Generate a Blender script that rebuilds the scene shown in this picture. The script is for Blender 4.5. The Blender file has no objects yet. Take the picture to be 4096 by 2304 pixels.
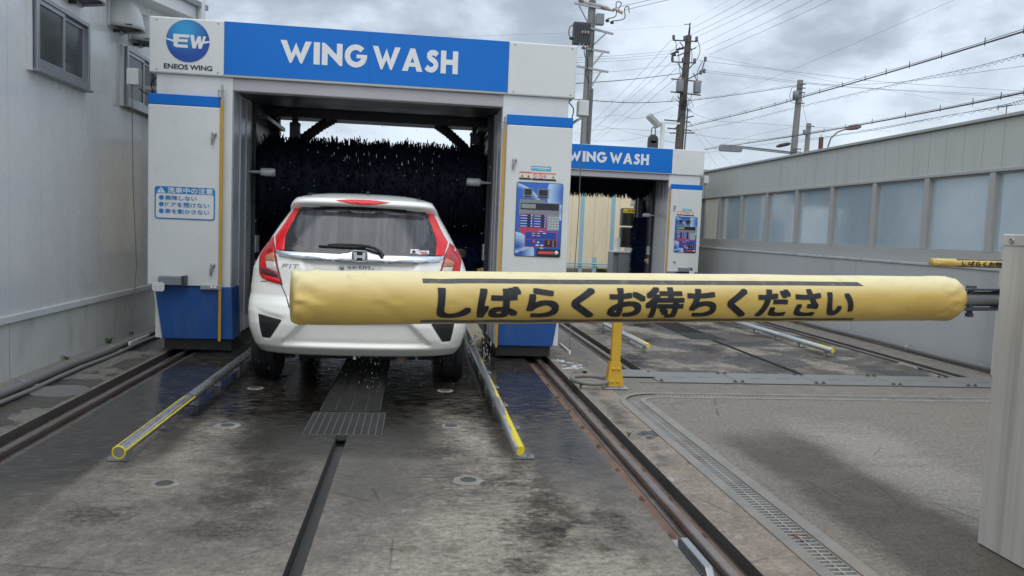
import bpy, bmesh, math, random
from math import sin, cos, pi, radians, sqrt, atan2
from mathutils import Vector, Matrix, noise as mnoise
R = random.Random(11)
sc = bpy.context.scene
col = sc.collection

# ------------------------------------------------------------------ camera
CAM_H = 1.27
F_PX, PITCH, ROLL, YAW = 3080.23, 7.59423319e-02, 4.06783589e-02, 1.25666561e-01
fw = Vector((sin(YAW), cos(YAW), 0)); rt = Vector((cos(YAW), -sin(YAW), 0)); up = Vector((0, 0, 1))
w_ = cos(PITCH)*fw - sin(PITCH)*up; u_ = sin(PITCH)*fw + cos(PITCH)*up
r_ = cos(ROLL)*rt + sin(ROLL)*u_; u2 = -sin(ROLL)*rt + cos(ROLL)*u_
cd = bpy.data.cameras.new('camera'); cam = bpy.data.objects.new('camera', cd); col.objects.link(cam)
cd.sensor_width = 36; cd.lens = 36*F_PX/4096; cd.clip_end = 2000; cd.clip_start = .05
m = Matrix((r_, u2, -w_)).transposed().to_4x4(); m.translation = (0, 0, CAM_H)
cam.matrix_world = m; sc.camera = cam

# ------------------------------------------------------------------ sky and sun
SUN_EL, SUN_AZ = radians(50), radians(196)      # azimuth from north (+Y), clockwise
sc.view_settings.view_transform = 'Standard'; sc.view_settings.look = 'None'
sc.view_settings.gamma = 1; sc.view_settings.use_curve_mapping = False
sc.view_settings.exposure = 0.36
sd = bpy.data.lights.new('sun', 'SUN'); sd.energy = 1.0; sd.angle = radians(65); sd.color = (1, .96, .9)
so = bpy.data.objects.new('sun', sd); col.objects.link(so)
dirn = Vector((sin(SUN_AZ)*cos(SUN_EL), cos(SUN_AZ)*cos(SUN_EL), sin(SUN_EL)))
so.rotation_euler = dirn.to_track_quat('Z', 'Y').to_euler(); so.location = dirn*50

# ------------------------------------------------------------------ node helpers
class NT:
    def __init__(s, nt): s.nt = nt; s.N = nt.nodes; s.L = nt.links
    def put(s, sock, v):
        if v is None: return
        if isinstance(v, bpy.types.NodeSocket): s.L.new(v, sock)
        elif sock.type == 'RGBA' and isinstance(v, (tuple, list)): sock.default_value = (*v[:3], 1)
        elif sock.type == 'VECTOR' and isinstance(v, (int, float)): sock.default_value = (v, v, v)
        else: sock.default_value = v
    def math(s, op, a, b=None, c=None, clamp=False):
        n = s.N.new('ShaderNodeMath'); n.operation = op; n.use_clamp = clamp
        s.put(n.inputs[0], a); s.put(n.inputs[1], b); s.put(n.inputs[2], c); return n.outputs[0]
    def vmul(s, v, k):
        n = s.N.new('ShaderNodeVectorMath'); n.operation = 'MULTIPLY'; s.put(n.inputs[0], v); s.put(n.inputs[1], k); return n.outputs[0]
    def vadd(s, v, k):
        n = s.N.new('ShaderNodeVectorMath'); n.operation = 'ADD'; s.put(n.inputs[0], v); s.put(n.inputs[1], k); return n.outputs[0]
    def noise(s, vec, scale, detail=4, rough=.55, dist=0):
        n = s.N.new('ShaderNodeTexNoise'); s.put(n.inputs['Vector'], vec); n.inputs['Scale'].default_value = scale
        n.inputs['Detail'].default_value = detail; n.inputs['Roughness'].default_value = rough; n.inputs['Distortion'].default_value = dist
        return n.outputs['Fac']
    def voro(s, vec, scale, feat='DISTANCE_TO_EDGE'):
        n = s.N.new('ShaderNodeTexVoronoi'); n.feature = feat; s.put(n.inputs['Vector'], vec); n.inputs['Scale'].default_value = scale
        return n.outputs['Distance']
    def mr(s, x, a, b, c=0., d=1., smooth=True):
        n = s.N.new('ShaderNodeMapRange'); n.interpolation_type = 'SMOOTHSTEP' if smooth else 'LINEAR'
        s.put(n.inputs[0], x)
        for i, q in enumerate((a, b, c, d)): s.put(n.inputs[i+1], q)
        return n.outputs[0]
    def mix(s, f, a, b, mode='MIX'):
        n = s.N.new('ShaderNodeMix'); n.data_type = 'RGBA'; n.blend_type = mode
        s.put(n.inputs[0], f); s.put(n.inputs[6], a); s.put(n.inputs[7], b); return n.outputs[2]
    def mixf(s, f, a, b):
        n = s.N.new('ShaderNodeMix'); n.data_type = 'FLOAT'; s.put(n.inputs[0], f); s.put(n.inputs[2], a); s.put(n.inputs[3], b); return n.outputs[0]
    def sep(s, v):
        n = s.N.new('ShaderNodeSeparateXYZ'); s.put(n.inputs[0], v); return n.outputs
    def coord(s, kind='Object'): return s.N.new('ShaderNodeTexCoord').outputs[kind]
    def band(s, x, a, b, soft): return s.math('MULTIPLY', s.mr(x, a-soft, a+soft), s.mr(x, b-soft, b+soft, 1., 0.))
    def mul(s, *a):
        r = a[0]
        for q in a[1:]: r = s.math('MULTIPLY', r, q)
        return r
    def mx(s, *a):
        r = a[0]
        for q in a[1:]: r = s.math('MAXIMUM', r, q)
        return r
    def bump(s, h, strength, dist=.01):
        n = s.N.new('ShaderNodeBump'); s.put(n.inputs['Height'], h); n.inputs['Strength'].default_value = strength; n.inputs['Distance'].default_value = dist
        return n.outputs[0]

W = bpy.data.worlds.new('World'); sc.world = W; W.use_nodes = True
wt = NT(W.node_tree); bg = W.node_tree.nodes['Background']
g = wt.coord('Generated'); gx, gy, gz = wt.sep(g)
den = wt.math('ADD', wt.math('MAXIMUM', gz, 0.0), .16)
pv = W.node_tree.nodes.new('ShaderNodeCombineXYZ')
wt.put(pv.inputs[0], wt.math('DIVIDE', gx, den)); wt.put(pv.inputs[1], wt.math('DIVIDE', gy, den)); pv.inputs[2].default_value = 3.7
n1 = wt.noise(pv.outputs[0], 1.25, 9, .55, .25); n2 = wt.noise(wt.vadd(pv.outputs[0], (5.3, 1.2, 0)), .42, 3, .5)
n3 = wt.noise(wt.vmul(wt.vadd(g, (.37, .11, .05)), (1, 1, 1.9)), 5.2, 9, .56, .15)
cl = wt.math('ADD', wt.math('MULTIPLY', n3, .60), wt.math('ADD', wt.math('MULTIPLY', n1, .18), wt.math('MULTIPLY', n2, .22)))
cl = wt.mr(cl, .39, .57)
ccol = wt.mix(cl, (.33, .385, .455), (.66, .74, .84))
ccol = wt.mix(wt.mr(gz, .0, .26, .6, 0.), ccol, (.66, .74, .83))
lift = wt.mr(gz, .30, 1.0, 1.0, 1.75)
lc = W.node_tree.nodes.new('ShaderNodeVectorMath'); lc.operation = 'SCALE'; wt.put(lc.inputs[0], ccol); wt.put(lc.inputs['Scale'], lift)
sky = W.node_tree.nodes.new('ShaderNodeTexSky'); sky.sky_type = 'NISHITA'; sky.sun_disc = False
sky.sun_elevation = SUN_EL; sky.sun_rotation = SUN_AZ
mxs = wt.mix(.92, sky.outputs[0], wt.vmul(lc.outputs[0], 11.2))
wt.put(bg.inputs['Color'], mxs); bg.inputs['Strength'].default_value = .09

# ------------------------------------------------------------------ materials
MATS = {}
def mat(name, base, rough=.5, metal=0., var=.08, vs=3., bump=0., bs=60., spec=.5, coat=0., dirt=None, emit=None, stretch=(1, 1, 1), rv=.08, back=None):
    if name in MATS: return MATS[name]
    M = bpy.data.materials.new(name); M.use_nodes = True; MATS[name] = M
    t = NT(M.node_tree); b = M.node_tree.nodes['Principled BSDF']
    c = t.vmul(t.coord(), stretch)
    n = t.noise(c, vs, 6, .6)
    k = t.mr(n, .25, .75, 1-var, 1+var*.5, False)
    vm = M.node_tree.nodes.new('ShaderNodeVectorMath'); vm.operation = 'SCALE'; vm.inputs[0].default_value = base; t.put(vm.inputs['Scale'], k)
    cc = vm.outputs[0]
    if dirt:
        dcol, amt, ds, dst = dirt
        dn = t.noise(t.vmul(t.coord(), dst), ds, 7, .65)
        cc = t.mix(t.math('MULTIPLY', t.mr(dn, .48, .75), amt), cc, dcol)
    if back:
        cc = t.mix(M.node_tree.nodes.new('ShaderNodeNewGeometry').outputs['Backfacing'], cc, back)
    t.put(b.inputs['Base Color'], cc)
    t.put(b.inputs['Roughness'], t.mr(n, .3, .7, max(rough-rv, .02), min(rough+rv, 1), False))
    b.inputs['Metallic'].default_value = metal; b.inputs['Specular IOR Level'].default_value = spec
    b.inputs['Coat Weight'].default_value = coat; b.inputs['Coat Roughness'].default_value = .06
    if bump: t.put(b.inputs['Normal'], t.bump(t.noise(t.vmul(t.coord(), stretch), bs, 4, .6), bump, .01))
    if emit: b.inputs['Emission Color'].default_value = (*emit[:3], 1); b.inputs['Emission Strength'].default_value = emit[3]
    return M

def glass_mat(name, tint, gloss_rough=.03, body=None, body_amt=0.):
    M = bpy.data.materials.new(name); M.use_nodes = True; MATS[name] = M
    t = NT(M.node_tree); N = M.node_tree.nodes; N.remove(N['Principled BSDF'])
    tr = N.new('ShaderNodeBsdfTransparent'); tr.inputs[0].default_value = (*tint, 1)
    gl = N.new('ShaderNodeBsdfGlossy'); gl.inputs['Roughness'].default_value = gloss_rough
    fr = N.new('ShaderNodeFresnel'); fr.inputs[0].default_value = 1.5
    bmp = t.bump(t.noise(t.vmul(t.coord(), (1, 1, .25)), 90, 4, .7), .25, .002) if body else None
    if bmp: t.put(gl.inputs['Normal'], bmp)
    base = tr.outputs[0]
    if body:
        df = N.new('ShaderNodeBsdfDiffuse'); df.inputs[0].default_value = (*body, 1)
        ms0 = N.new('ShaderNodeMixShader'); stn = t.noise(t.vmul(t.coord(), (26, 1, 1.6)), 1., 6, .65); t.put(ms0.inputs[0], t.mr(stn, .35, .68, body_amt*.55, min(body_amt*1.7, 1.)))
        t.L.new(tr.outputs[0], ms0.inputs[1]); t.L.new(df.outputs[0], ms0.inputs[2]); base = ms0.outputs[0]
    ms = N.new('ShaderNodeMixShader'); t.L.new(t.math('ADD', fr.outputs[0], .02), ms.inputs[0]); t.L.new(base, ms.inputs[1]); t.L.new(gl.outputs[0], ms.inputs[2])
    t.L.new(ms.outputs[0], N['Material Output'].inputs[0])
    return M

GR = (.10, .09, .08)
white_panel = mat('white_panel', (.66, .675, .655), .32, var=.04, dirt=((.45, .43, .39), .10, 1.6, (2, 2, .35)), coat=.15)
white_frame = mat('white_frame', (.66, .67, .66), .4, var=.05, dirt=((.3, .29, .27), .2, 2., (2, 2, .5)))
blue_panel = mat('blue_panel', (.0, .15, .56), .45, var=.06, vs=1.5, spec=.3)
blue_dark = mat('blue_dark', (.006, .07, .27), .5, var=.10, bump=.15, bs=160, dirt=((.12, .14, .18), .25, 3., (2, 2, .6)))
letter_white = mat('letter_white', (.72, .74, .74), .45, var=.03)
letter_black = mat('letter_black', (.015, .017, .02), .5)
grey_inner = mat('grey_inner', (.44, .46, .49), .32, var=.12, dirt=((.10, .10, .11), .5, 2., (2, 2, .3)))
grey_lilac = mat('grey_lilac', (.42, .40, .42), .5, var=.08)
dark_inner = mat('dark_inner', (.035, .037, .045), .45, var=.2)
black_rub = mat('black_rubber', (.012, .012, .013), .6, var=.2, bump=.2)
steel = mat('steel', (.42, .43, .44), .38, .85, var=.15, vs=8, bump=.08)
galv = mat('galvanised', (.38, .39, .39), .45, .7, var=.15, vs=12, dirt=((.2, .17, .14), .3, 5., (1, 1, 1)))
ygrey = mat('grey_paint', (.36, .36, .345), .5, var=.08, dirt=((.17, .15, .13), .45, 3.5, (4, 4, .22)), bump=.05)
yellow_strip = mat('yellow_strip', (.56, .30, .03), .55, var=.15, dirt=((.25, .16, .06), .5, 6, (2, 2, .5)))
yellow_post = mat('yellow_paint', (.60, .36, .03), .5, var=.12, dirt=((.22, .15, .06), .45, 6, (1, 1, .6)), bump=.08)
bristle_black = mat('bristle_black', (.006, .009, .019), .7, var=.3, spec=.12)
bristle_navy = mat('bristle_navy', (.006, .014, .05), .7, var=.3, spec=.12)
chrome = mat('chrome', (.75, .77, .79), .12, 1., var=.03)
car_white = mat('car_white', (.90, .89, .815), .30, var=.02, coat=1., back=(.05, .05, .055), rv=.02)
lamp_red = mat('lamp_red', (.52, .003, .008), .25, var=.10, vs=14, coat=.35, spec=.35, emit=(.8, .0, .01, .03))
lamp_red2 = mat('lamp_red_bright', (.66, .008, .016), .22, var=.12, vs=30, coat=.4, spec=.35, emit=(.9, .01, .02, .07))
lamp_dark = mat('lamp_dark', (.07, .008, .015), .2, coat=1.)
lamp_clear = mat('lamp_clear', (.62, .60, .58), .22, var=.35, vs=40, coat=1., stretch=(1, 1, 3))
lamp_amber = mat('lamp_amber', (.50, .24, .12), .22, var=.35, vs=40, coat=1., stretch=(1, 1, 3))
red_paint = mat('red_paint', (.55, .02, .02), .4)
black_gloss = mat('black_gloss', (.010, .010, .011), .12, coat=.6)
black_mesh = mat('black_mesh', (.012, .012, .013), .5, bump=.6, bs=180)
seat_fab = mat('seat_fabric', (.05, .05, .055), .85, var=.1)
rust = mat('rust_steel', (.19, .115, .078), .75, .0, var=.4, vs=9, bump=.3, bs=50, dirt=((.09, .06, .05), .6, 3, (3, .6, 1)))
rail_head = mat('rail_head', (.26, .22, .20), .35, .7, var=.3, vs=14, dirt=((.14, .07, .04), .6, 6, (1, .3, 1)))
pvc = mat('pvc_grey', (.185, .18, .175), .5, var=.08, dirt=((.14, .13, .12), .4, 4, (1, 1, 1)))
conc = mat('concrete_edge', (.25, .232, .206), .8, var=.25, vs=9, bump=.3, bs=70, dirt=((.26, .15, .09), .35, 2.2, (1, 1, 1)))
pole_conc = mat('pole_concrete', (.22, .22, .21), .8, var=.12)
pole_dark = mat('pole_dark', (.10, .085, .075), .8, var=.2)
line_grey = mat('line_grey', (.12, .135, .145), .6)
line_dark = mat('line_dark', (.03, .033, .035), .6)
tx_grey = mat('transformer_grey', (.20, .22, .24), .5, var=.1)
ceramic = mat('ceramic', (.42, .34, .27), .3)
sticker_white = mat('sticker_white', (.68, .69, .68), .4, var=.03)
sticker_blue = mat('sticker_blue', (.012, .20, .50), .4, var=.05)
cyan_st = mat('sticker_cyan', (.05, .42, .62), .4)
orange_st = mat('sticker_orange', (.68, .20, .05), .4)
red_st = mat('sticker_red', (.62, .08, .08), .4)
yel_st = mat('sticker_yellow', (.70, .50, .04), .4)
beige = mat('beige_wall', (.80, .68, .46), .7, var=.05, dirt=((.5, .42, .30), .3, 2, (1, 1, .4)))
lt_blue = mat('light_blue_paint', (.30, .50, .62), .5, var=.1)
leaf = mat('leaf', (.06, .13, .025), .6, var=.4, vs=30)
weave_y = None

# ------------------------------------------------------------------ mesh helpers
WLOC = {}
class MB:
    def __init__(s): s.v = []; s.f = []; s.m = []; s.s = []; s.cm = 0
    def add(s, vs, fs, smooth=False):
        o = len(s.v); s.v += [tuple(p) for p in vs]
        for f in fs: s.f.append([i+o for i in f]); s.m.append(s.cm); s.s.append(smooth)
        return s
    def box(s, x0, x1, y0, y1, z0, z1, M=None):
        p = [(x, y, z) for x in (x0, x1) for y in (y0, y1) for z in (z0, z1)]
        if M: p = [M @ Vector(q) for q in p]
        return s.add(p, [(0, 1, 3, 2), (4, 6, 7, 5), (0, 4, 5, 1), (2, 3, 7, 6), (0, 2, 6, 4), (1, 5, 7, 3)])
    def tube(s, pts, r, n=8, cap=True, closed=False):
        pts = [Vector(p) for p in pts]; N = len(pts); rs = r if isinstance(r, (list, tuple)) else [r]*N
        vs = []; prev = None
        for i, p in enumerate(pts):
            if closed: d = pts[(i+1) % N]-pts[i-1]
            else: d = pts[min(i+1, N-1)]-pts[max(i-1, 0)]
            d.normalize()
            if prev is None:
                a = Vector((0, 0, 1)) if abs(d.z) < .9 else Vector((1, 0, 0))
                e = d.cross(a).normalized()
            else: e = (prev - d*prev.dot(d)).normalized()
            prev = e; f = d.cross(e)
            for k in range(n):
                t = 2*pi*(k+.5)/n; vs.append(p+(e*cos(t)+f*sin(t))*rs[i])
        fs = []
        for i in range(N if closed else N-1):
            j = (i+1) % N
            for k in range(n): fs.append((i*n+k, i*n+(k+1) % n, j*n+(k+1) % n, j*n+k))
        s.add(vs, fs, n > 5)
        if cap and not closed: s.add(vs[:n], [tuple(range(n))[::-1]]); s.add(vs[-n:], [tuple(range(n))])
        return s
    def ring(s, c, R_, r, ax='Y', n=24):
        return s.tube([{'Y': (c[0]+R_*cos(2*pi*k/n), c[1], c[2]+R_*sin(2*pi*k/n)), 'X': (c[0], c[1]+R_*cos(2*pi*k/n), c[2]+R_*sin(2*pi*k/n))}[ax] for k in range(n)], r, 6, closed=True)
    def lathe(s, prof, o, ax='Z', n=20, smooth=True):
        vs = []
        for r, h in prof:
            for k in range(n):
                t = 2*pi*k/n; a, b = r*cos(t), r*sin(t)
                vs.append({'Z': (o[0]+a, o[1]+b, o[2]+h), 'X': (o[0]+h, o[1]+a, o[2]+b), 'Y': (o[0]+b, o[1]+h, o[2]+a)}[ax])
        fs = [(i*n+k, i*n+(k+1) % n, (i+1)*n+(k+1) % n, (i+1)*n+k) for i in range(len(prof)-1) for k in range(n)]
        s.add(vs, fs, smooth)
        if prof[0][0] > 0: s.add(vs[:n], [tuple(range(n))[::-1]])
        if prof[-1][0] > 0: s.add(vs[-n:], [tuple(range(n))])
        return s
    def prism(s, poly, fn, a, b):
        """poly 2-D (convex or simple), fn(u,v,w)->xyz, w from a to b"""
        n = len(poly); vs = [fn(u, v, a) for u, v in poly]+[fn(u, v, b) for u, v in poly]
        fs = [tuple(range(n))[::-1], tuple(range(n, 2*n))]+[(i, (i+1) % n, n+(i+1) % n, n+i) for i in range(n)]
        return s.add(vs, fs)
    def flat(s, v2, f2, fn):
        return s.add([fn(u, v) for u, v in v2], f2)
    def build(s, name, mats, parent=None, bevel=0., label=None, origin=None, sub=0, local=False, segs=2):
        me = bpy.data.meshes.new(name)
        vs = s.v
        if parent is not None and not local:
            o = WLOC[parent.name]; vs = [(a-o[0], b-o[1], c-o[2]) for a, b, c in vs]
        if parent is None:
            if origin is None:
                xs = [p[0] for p in vs]; ys = [p[1] for p in vs]; zs = [p[2] for p in vs]
                origin = ((min(xs)+max(xs))/2, (min(ys)+max(ys))/2, min(zs))
            vs = [(a-origin[0], b-origin[1], c-origin[2]) for a, b, c in vs]
        me.from_pydata(vs, [], s.f)
        for mm in (mats if isinstance(mats, (list, tuple)) else [mats]): me.materials.append(mm)
        me.polygons.foreach_set('material_index', s.m); me.polygons.foreach_set('use_smooth', s.s)
        bm = bmesh.new(); bm.from_mesh(me)
        if getattr(s, 'weld', 0): bmesh.ops.remove_doubles(bm, verts=bm.verts[:], dist=s.weld)
        if not getattr(s, 'norecalc', False): bmesh.ops.recalc_face_normals(bm, faces=bm.faces)
        if getattr(s, 'rearward', False):
            k = sum(f.normal.y for f in bm.faces if f.calc_center_median().y < .5)
            if k > 0: bmesh.ops.reverse_faces(bm, faces=bm.faces[:])
        bm.to_mesh(me); bm.free(); me.update()
        o = bpy.data.objects.new(name, me); col.objects.link(o)
        if parent is not None: o.parent = parent; WLOC[o.name] = WLOC[parent.name]
        else: o.location = origin; WLOC[o.name] = tuple(origin)
        if bevel:
            md = o.modifiers.new('bevel', 'BEVEL'); md.width = bevel; md.segments = segs; md.limit_method = 'ANGLE'; md.angle_limit = radians(40)
        if label: o['label'] = label
        return o

def thing(name, label, cat, loc, group=None, rot=0):
    o = bpy.data.objects.new(name, None); col.objects.link(o); o.empty_display_size = .1
    o.location = loc; o.rotation_euler = (0, 0, rot); WLOC[o.name] = tuple(loc)
    o['label'] = label; o['category'] = cat
    if group: o['group'] = group
    return o
def tag(o, label, cat, group=None):
    o['label'] = label; o['category'] = cat
    if group: o['group'] = group
    return o
def struct(o): o['kind'] = 'structure'; return o
def kids(o): return [c for c in bpy.data.objects if c.parent == o]
def copy_tree(o, parent=None):
    c = o.copy(); col.objects.link(c)
    if parent is not None: c.parent = parent
    WLOC[c.name] = WLOC[o.name]
    for ch in kids(o): copy_tree(ch, c)
    return c

# text as flat geometry ------------------------------------------------------
TXT = {}
def text_geo(body, bold=0.):
    key = (body, bold)
    if key in TXT: return TXT[key]
    cu = bpy.data.curves.new('t', 'FONT'); cu.body = body; cu.size = 1; cu.offset = bold; cu.resolution_u = 6; cu.fill_mode = 'FRONT'
    ob = bpy.data.objects.new('t', cu); col.objects.link(ob)
    dg = bpy.context.evaluated_depsgraph_get(); me = ob.evaluated_get(dg).to_mesh()
    vs = [(v.co.x, v.co.y) for v in me.vertices]; fs = [tuple(p.vertices) for p in me.polygons]
    bpy.data.objects.remove(ob); bpy.data.curves.remove(cu)
    TXT[key] = (vs, fs); return vs, fs
def fit(vs, u0, u1, v0, v1):
    a0 = min(p[0] for p in vs); a1 = max(p[0] for p in vs); b0 = min(p[1] for p in vs); b1 = max(p[1] for p in vs)
    return [(u0+(p[0]-a0)/(a1-a0)*(u1-u0), v0+(p[1]-b0)/(b1-b0)*(v1-v0)) for p in vs]
def bold(mb, body, e, u0, u1, v0, v1, y, lo=0.0):
    """heavy lettering on a wall facing -Y: stacked shifted copies, each a hair prouder"""
    v, f = text_geo(body, lo)
    for q in range(9):
        r = e if q else 0; mb_v = [(a+r*cos(q*pi/4), c+r*sin(q*pi/4)) for a, c in v]
        a0 = min(p[0] for p in v)-e; a1 = max(p[0] for p in v)+e; b0 = min(p[1] for p in v)-e; b1 = max(p[1] for p in v)+e
        front(mb, ([(u0+(a-a0)/(a1-a0)*(u1-u0), v0+(c-b0)/(b1-b0)*(v1-v0)) for a, c in mb_v], f), y-.00008*q)
def rrect(x0, x1, y0, y1, r, n=5):
    out = []
    for cx, cy, a in ((x1-r, y1-r, 0), (x0+r, y1-r, 90), (x0+r, y0+r, 180), (x1-r, y0+r, 270)):
        for i in range(n+1):
            t = radians(a+90*i/n); out.append((cx+r*cos(t), cy+r*sin(t)))
    return out
def circ(x, y, r, n=24): return [(x+r*cos(2*pi*i/n), y+r*sin(2*pi*i/n)) for i in range(n)]
def stroke(pts, w):
    """thick polyline -> list of quads"""
    P = [Vector((a, b)) for a, b in pts]; Lf = []; Rt = []
    for i, p in enumerate(P):
        d = P[min(i+1, len(P)-1)]-P[max(i-1, 0)]; d.normalize(); n = Vector((-d.y, d.x))*w/2
        Lf.append(p+n); Rt.append(p-n)
    v = []; f = []
    for i in range(len(P)): v += [tuple(Lf[i]), tuple(Rt[i])]
    for i in range(len(P)-1): f.append((2*i, 2*i+1, 2*i+3, 2*i+2))
    return v, f
def letters(word, gap=.11):
    V = []; F = []; x = 0
    def addp(polys):
        for p in polys:
            o = len(V); V.extend([(a+x, b) for a, b in p]); F.append(tuple(range(o, o+len(p))))
    for ch in word:
        if ch == ' ': x += .12; continue
        if ch == 'W':
            addp([[(0, 1), (.28, 1), (.50, .42), (.50, 0), (.42, 0)], [(.50, 0), (.50, .42), (.70, .92), (.70, .42)], [(.70, .42), (.70, .92), (.90, .42), (.90, 0)], [(.90, 0), (.90, .42), (1.12, 1), (1.40, 1), (.98, 0)]]); w = 1.4
        elif ch == 'I': addp([[(0, 0), (.28, 0), (.28, 1), (0, 1)]]); w = .28
        elif ch == 'N':
            addp([[(0, 0), (.26, 0), (.26, .55), (.26, .88), (.12, 1), (0, 1)], [(.26, .55), (.82, 0), (.67, .49), (.26, .88)], [(.67, .49), (.82, 0), (.93, 0), (.93, 1), (.67, 1)]]); w = .93
        elif ch == 'G':
            pts = []
            for i in range(29):
                t = radians(42+(338-42)*i/28); pts.append((.52+.385*cos(t), .5+.395*sin(t)))
            v, f = stroke(pts, .25); o = len(V); V.extend([(a+x, b) for a, b in v]); F.extend([tuple(i+o for i in q) for q in f])
            addp([[(.55, .405), (.76, .405), (.993, .308), (1.03, .44), (1.03, .57), (.55, .57)]]); w = 1.03
        elif ch == 'A':
            addp([[(0, 0), (.29, 0), (.36, .20), (.52, .62), (.52, 1), (.40, 1)], [(.52, .62), (.68, .20), (.75, 0), (1.04, 0), (.64, 1), (.52, 1)], [(.36, .20), (.68, .20), (.61, .38), (.43, .38)]]); w = 1.04
        elif ch == 'S':
            pts = [(.64, .78), (.55, .855), (.44, .88), (.32, .86), (.24, .79), (.235, .70), (.29, .62), (.40, .56), (.52, .49), (.58, .40), (.585, .30), (.53, .20), (.43, .135), (.31, .12), (.20, .15), (.09, .235)]
            v, f = stroke(pts, .245); o = len(V); V.extend([(a+x, b) for a, b in v]); F.extend([tuple(i+o for i in q) for q in f]); w = .74
        elif ch == 'H':
            addp([[(0, 0), (.27, 0), (.27, .39), (.27, .62), (.27, 1), (0, 1)], [(.27, .39), (.61, .39), (.61, .62), (.27, .62)], [(.61, 0), (.88, 0), (.88, 1), (.61, 1)]]); w = .88
        elif ch == 'E':
            addp([[(0, 0), (.2, 0), (.2, 1), (0, 1)], [(.2, 0), (.75, 0), (.75, .2), (.2, .2)], [(.2, .4), (.7, .4), (.7, .6), (.2, .6)], [(.2, .8), (.75, .8), (.75, 1), (.2, 1)]]); w = .75
        x += w+gap
    return V, F
def front(mb, vf, y):   # flat (x,z) art on a wall that faces -Y
    mb.flat(vf[0], vf[1], lambda u, v: (u, y, v))
def fpoly(mb, poly, y): mb.flat(poly, [tuple(range(len(poly)))], lambda u, v: (u, y, v))
def fbox(mb, x0, x1, z0, z1, y): fpoly(mb, [(x0, z0), (x1, z0), (x1, z1), (x0, z1)], y)

def cat_rom(P, n_=8):
    P = [Vector(p) for p in P]; out = []
    for i in range(len(P)-1):
        p0 = P[max(i-1, 0)]; p1_, p2_ = P[i], P[i+1]; p3_ = P[min(i+2, len(P)-1)]
        for k in range(n_):
            u = k/n_; out.append(.5*((2*p1_)+(p2_-p0)*u+(2*p0-5*p1_+4*p2_-p3_)*u*u+(3*p1_-p0-3*p2_+p3_)*u**3))
    out.append(P[-1]); return out

# ================================================================== GROUND
gm = bpy.data.materials.new('ground_concrete'); gm.use_nodes = True
t = NT(gm.node_tree); b = gm.node_tree.nodes['Principled BSDF']
P = t.coord(); wob = t.noise(P, 2.2, 5, .6)
X0, Y0, Z0 = t.sep(P)
X = t.math('ADD', X0, t.math('MULTIPLY', t.math('SUBTRACT', wob, .5), .22))
Y = t.math('ADD', Y0, t.math('MULTIPLY', t.math('SUBTRACT', t.noise(t.vadd(P, (9, 3, 0)), 1.7, 5, .6), .5), .9))
fine = t.noise(P, 110, 5, .8)
med = t.noise(P, 7, 10, .70)
big = t.noise(t.vadd(P, (3.1, 7.7, 0)), .9, 5, .55, .4)
rip = t.noise(t.vmul(P, (9, 34, 1)), 1., 5, .6, .5)            # ripples of wet film, long across the lane
patch = t.noise(t.vmul(t.vadd(P, (1.7, 0, 0)), (17, 40, 1)), 1., 9, .72, .4)
# lane masks
lane1 = t.band(X0, -2.02, 1.10, .004)
lane2 = t.mul(t.band(X0, 2.15, 5.19, .004), t.mr(Y0, 6.84, 6.86))
strip = t.band(X0, 1.34, 1.62, .01)
yard = t.mul(t.mr(X0, 1.62, 1.75), t.mr(Y0, 6.0, 5.8, 0., 1.))
col0 = t.mix(t.mr(med, .3, .7), (.115, .105, .094), (.225, .206, .183))
col0 = t.mix(t.math('MULTIPLY', t.mr(big, .35, .65), .35), col0, (.14, .134, .128))
# lane 1 pale worn laitance, mostly right wheel track near the camera
pale = t.mul(t.mr(t.math('ADD', t.math('MULTIPLY', patch, .6), t.math('MULTIPLY', t.noise(t.vadd(P, (8, 8, 0)), 3.3, 7, .65), .4)), .45, .56), t.mx(t.mul(t.band(X, .02, .75, .25), t.band(Y, 2.5, 5.8, .5)), t.math('MULTIPLY', t.mul(t.band(X, -1.5, -.75, .2), t.band(Y, 3.6, 5.6, .5)), .55), t.math('MULTIPLY', t.mr(Y, 3.1, 2.6), .35)))
col1 = t.mix(t.math('MULTIPLY', pale, .75), col0, (.36, .335, .275))
web = t.mul(t.mr(t.voro(t.vadd(P, t.vmul(P, (.1, 0, 0))), 12), .07, .0), t.band(X, -.3, .6, .2), t.band(Y, 2.55, 3.3, .25))
col1 = t.mix(t.math('MULTIPLY', web, .35), col1, (.27, .245, .215))
track = t.mul(t.band(X, .12, .62, .12), t.band(Y, 2.9, 6.6, .5))
col1 = t.mix(t.mul(track, t.mr(rip, .52, .60), .8), col1, (.060, .047, .034))
# brown-black grime
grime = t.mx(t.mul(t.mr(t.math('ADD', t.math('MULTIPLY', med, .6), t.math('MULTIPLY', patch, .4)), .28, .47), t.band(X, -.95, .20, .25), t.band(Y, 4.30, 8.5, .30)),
             t.mul(t.mr(t.noise(P, 5.5, 7, .7), .50, .62), t.band(X, .35, .85, .2), t.band(Y, 2.75, 3.5, .2)),
             t.mul(t.mr(t.math('ADD', t.math('MULTIPLY', t.noise(P, 5, 9, .72), .6), t.math('MULTIPLY', patch, .4)), .40, .60), t.band(X, -1.0, -.5, .22), t.band(Y, 3.25, 4.4, .3), .85),
             t.mul(t.mr(rip, .40, .60), t.band(X, -1.4, -.6, .2), t.band(Y, 4.5, 6, .4), .85),
             t.mul(t.mr(t.noise(t.vadd(P, (4, 4, 0)), 3.1, 7, .7), .60, .72), .8))
col1 = t.mix(t.math('MULTIPLY', grime, .96), col1, (.026, .021, .015))
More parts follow.
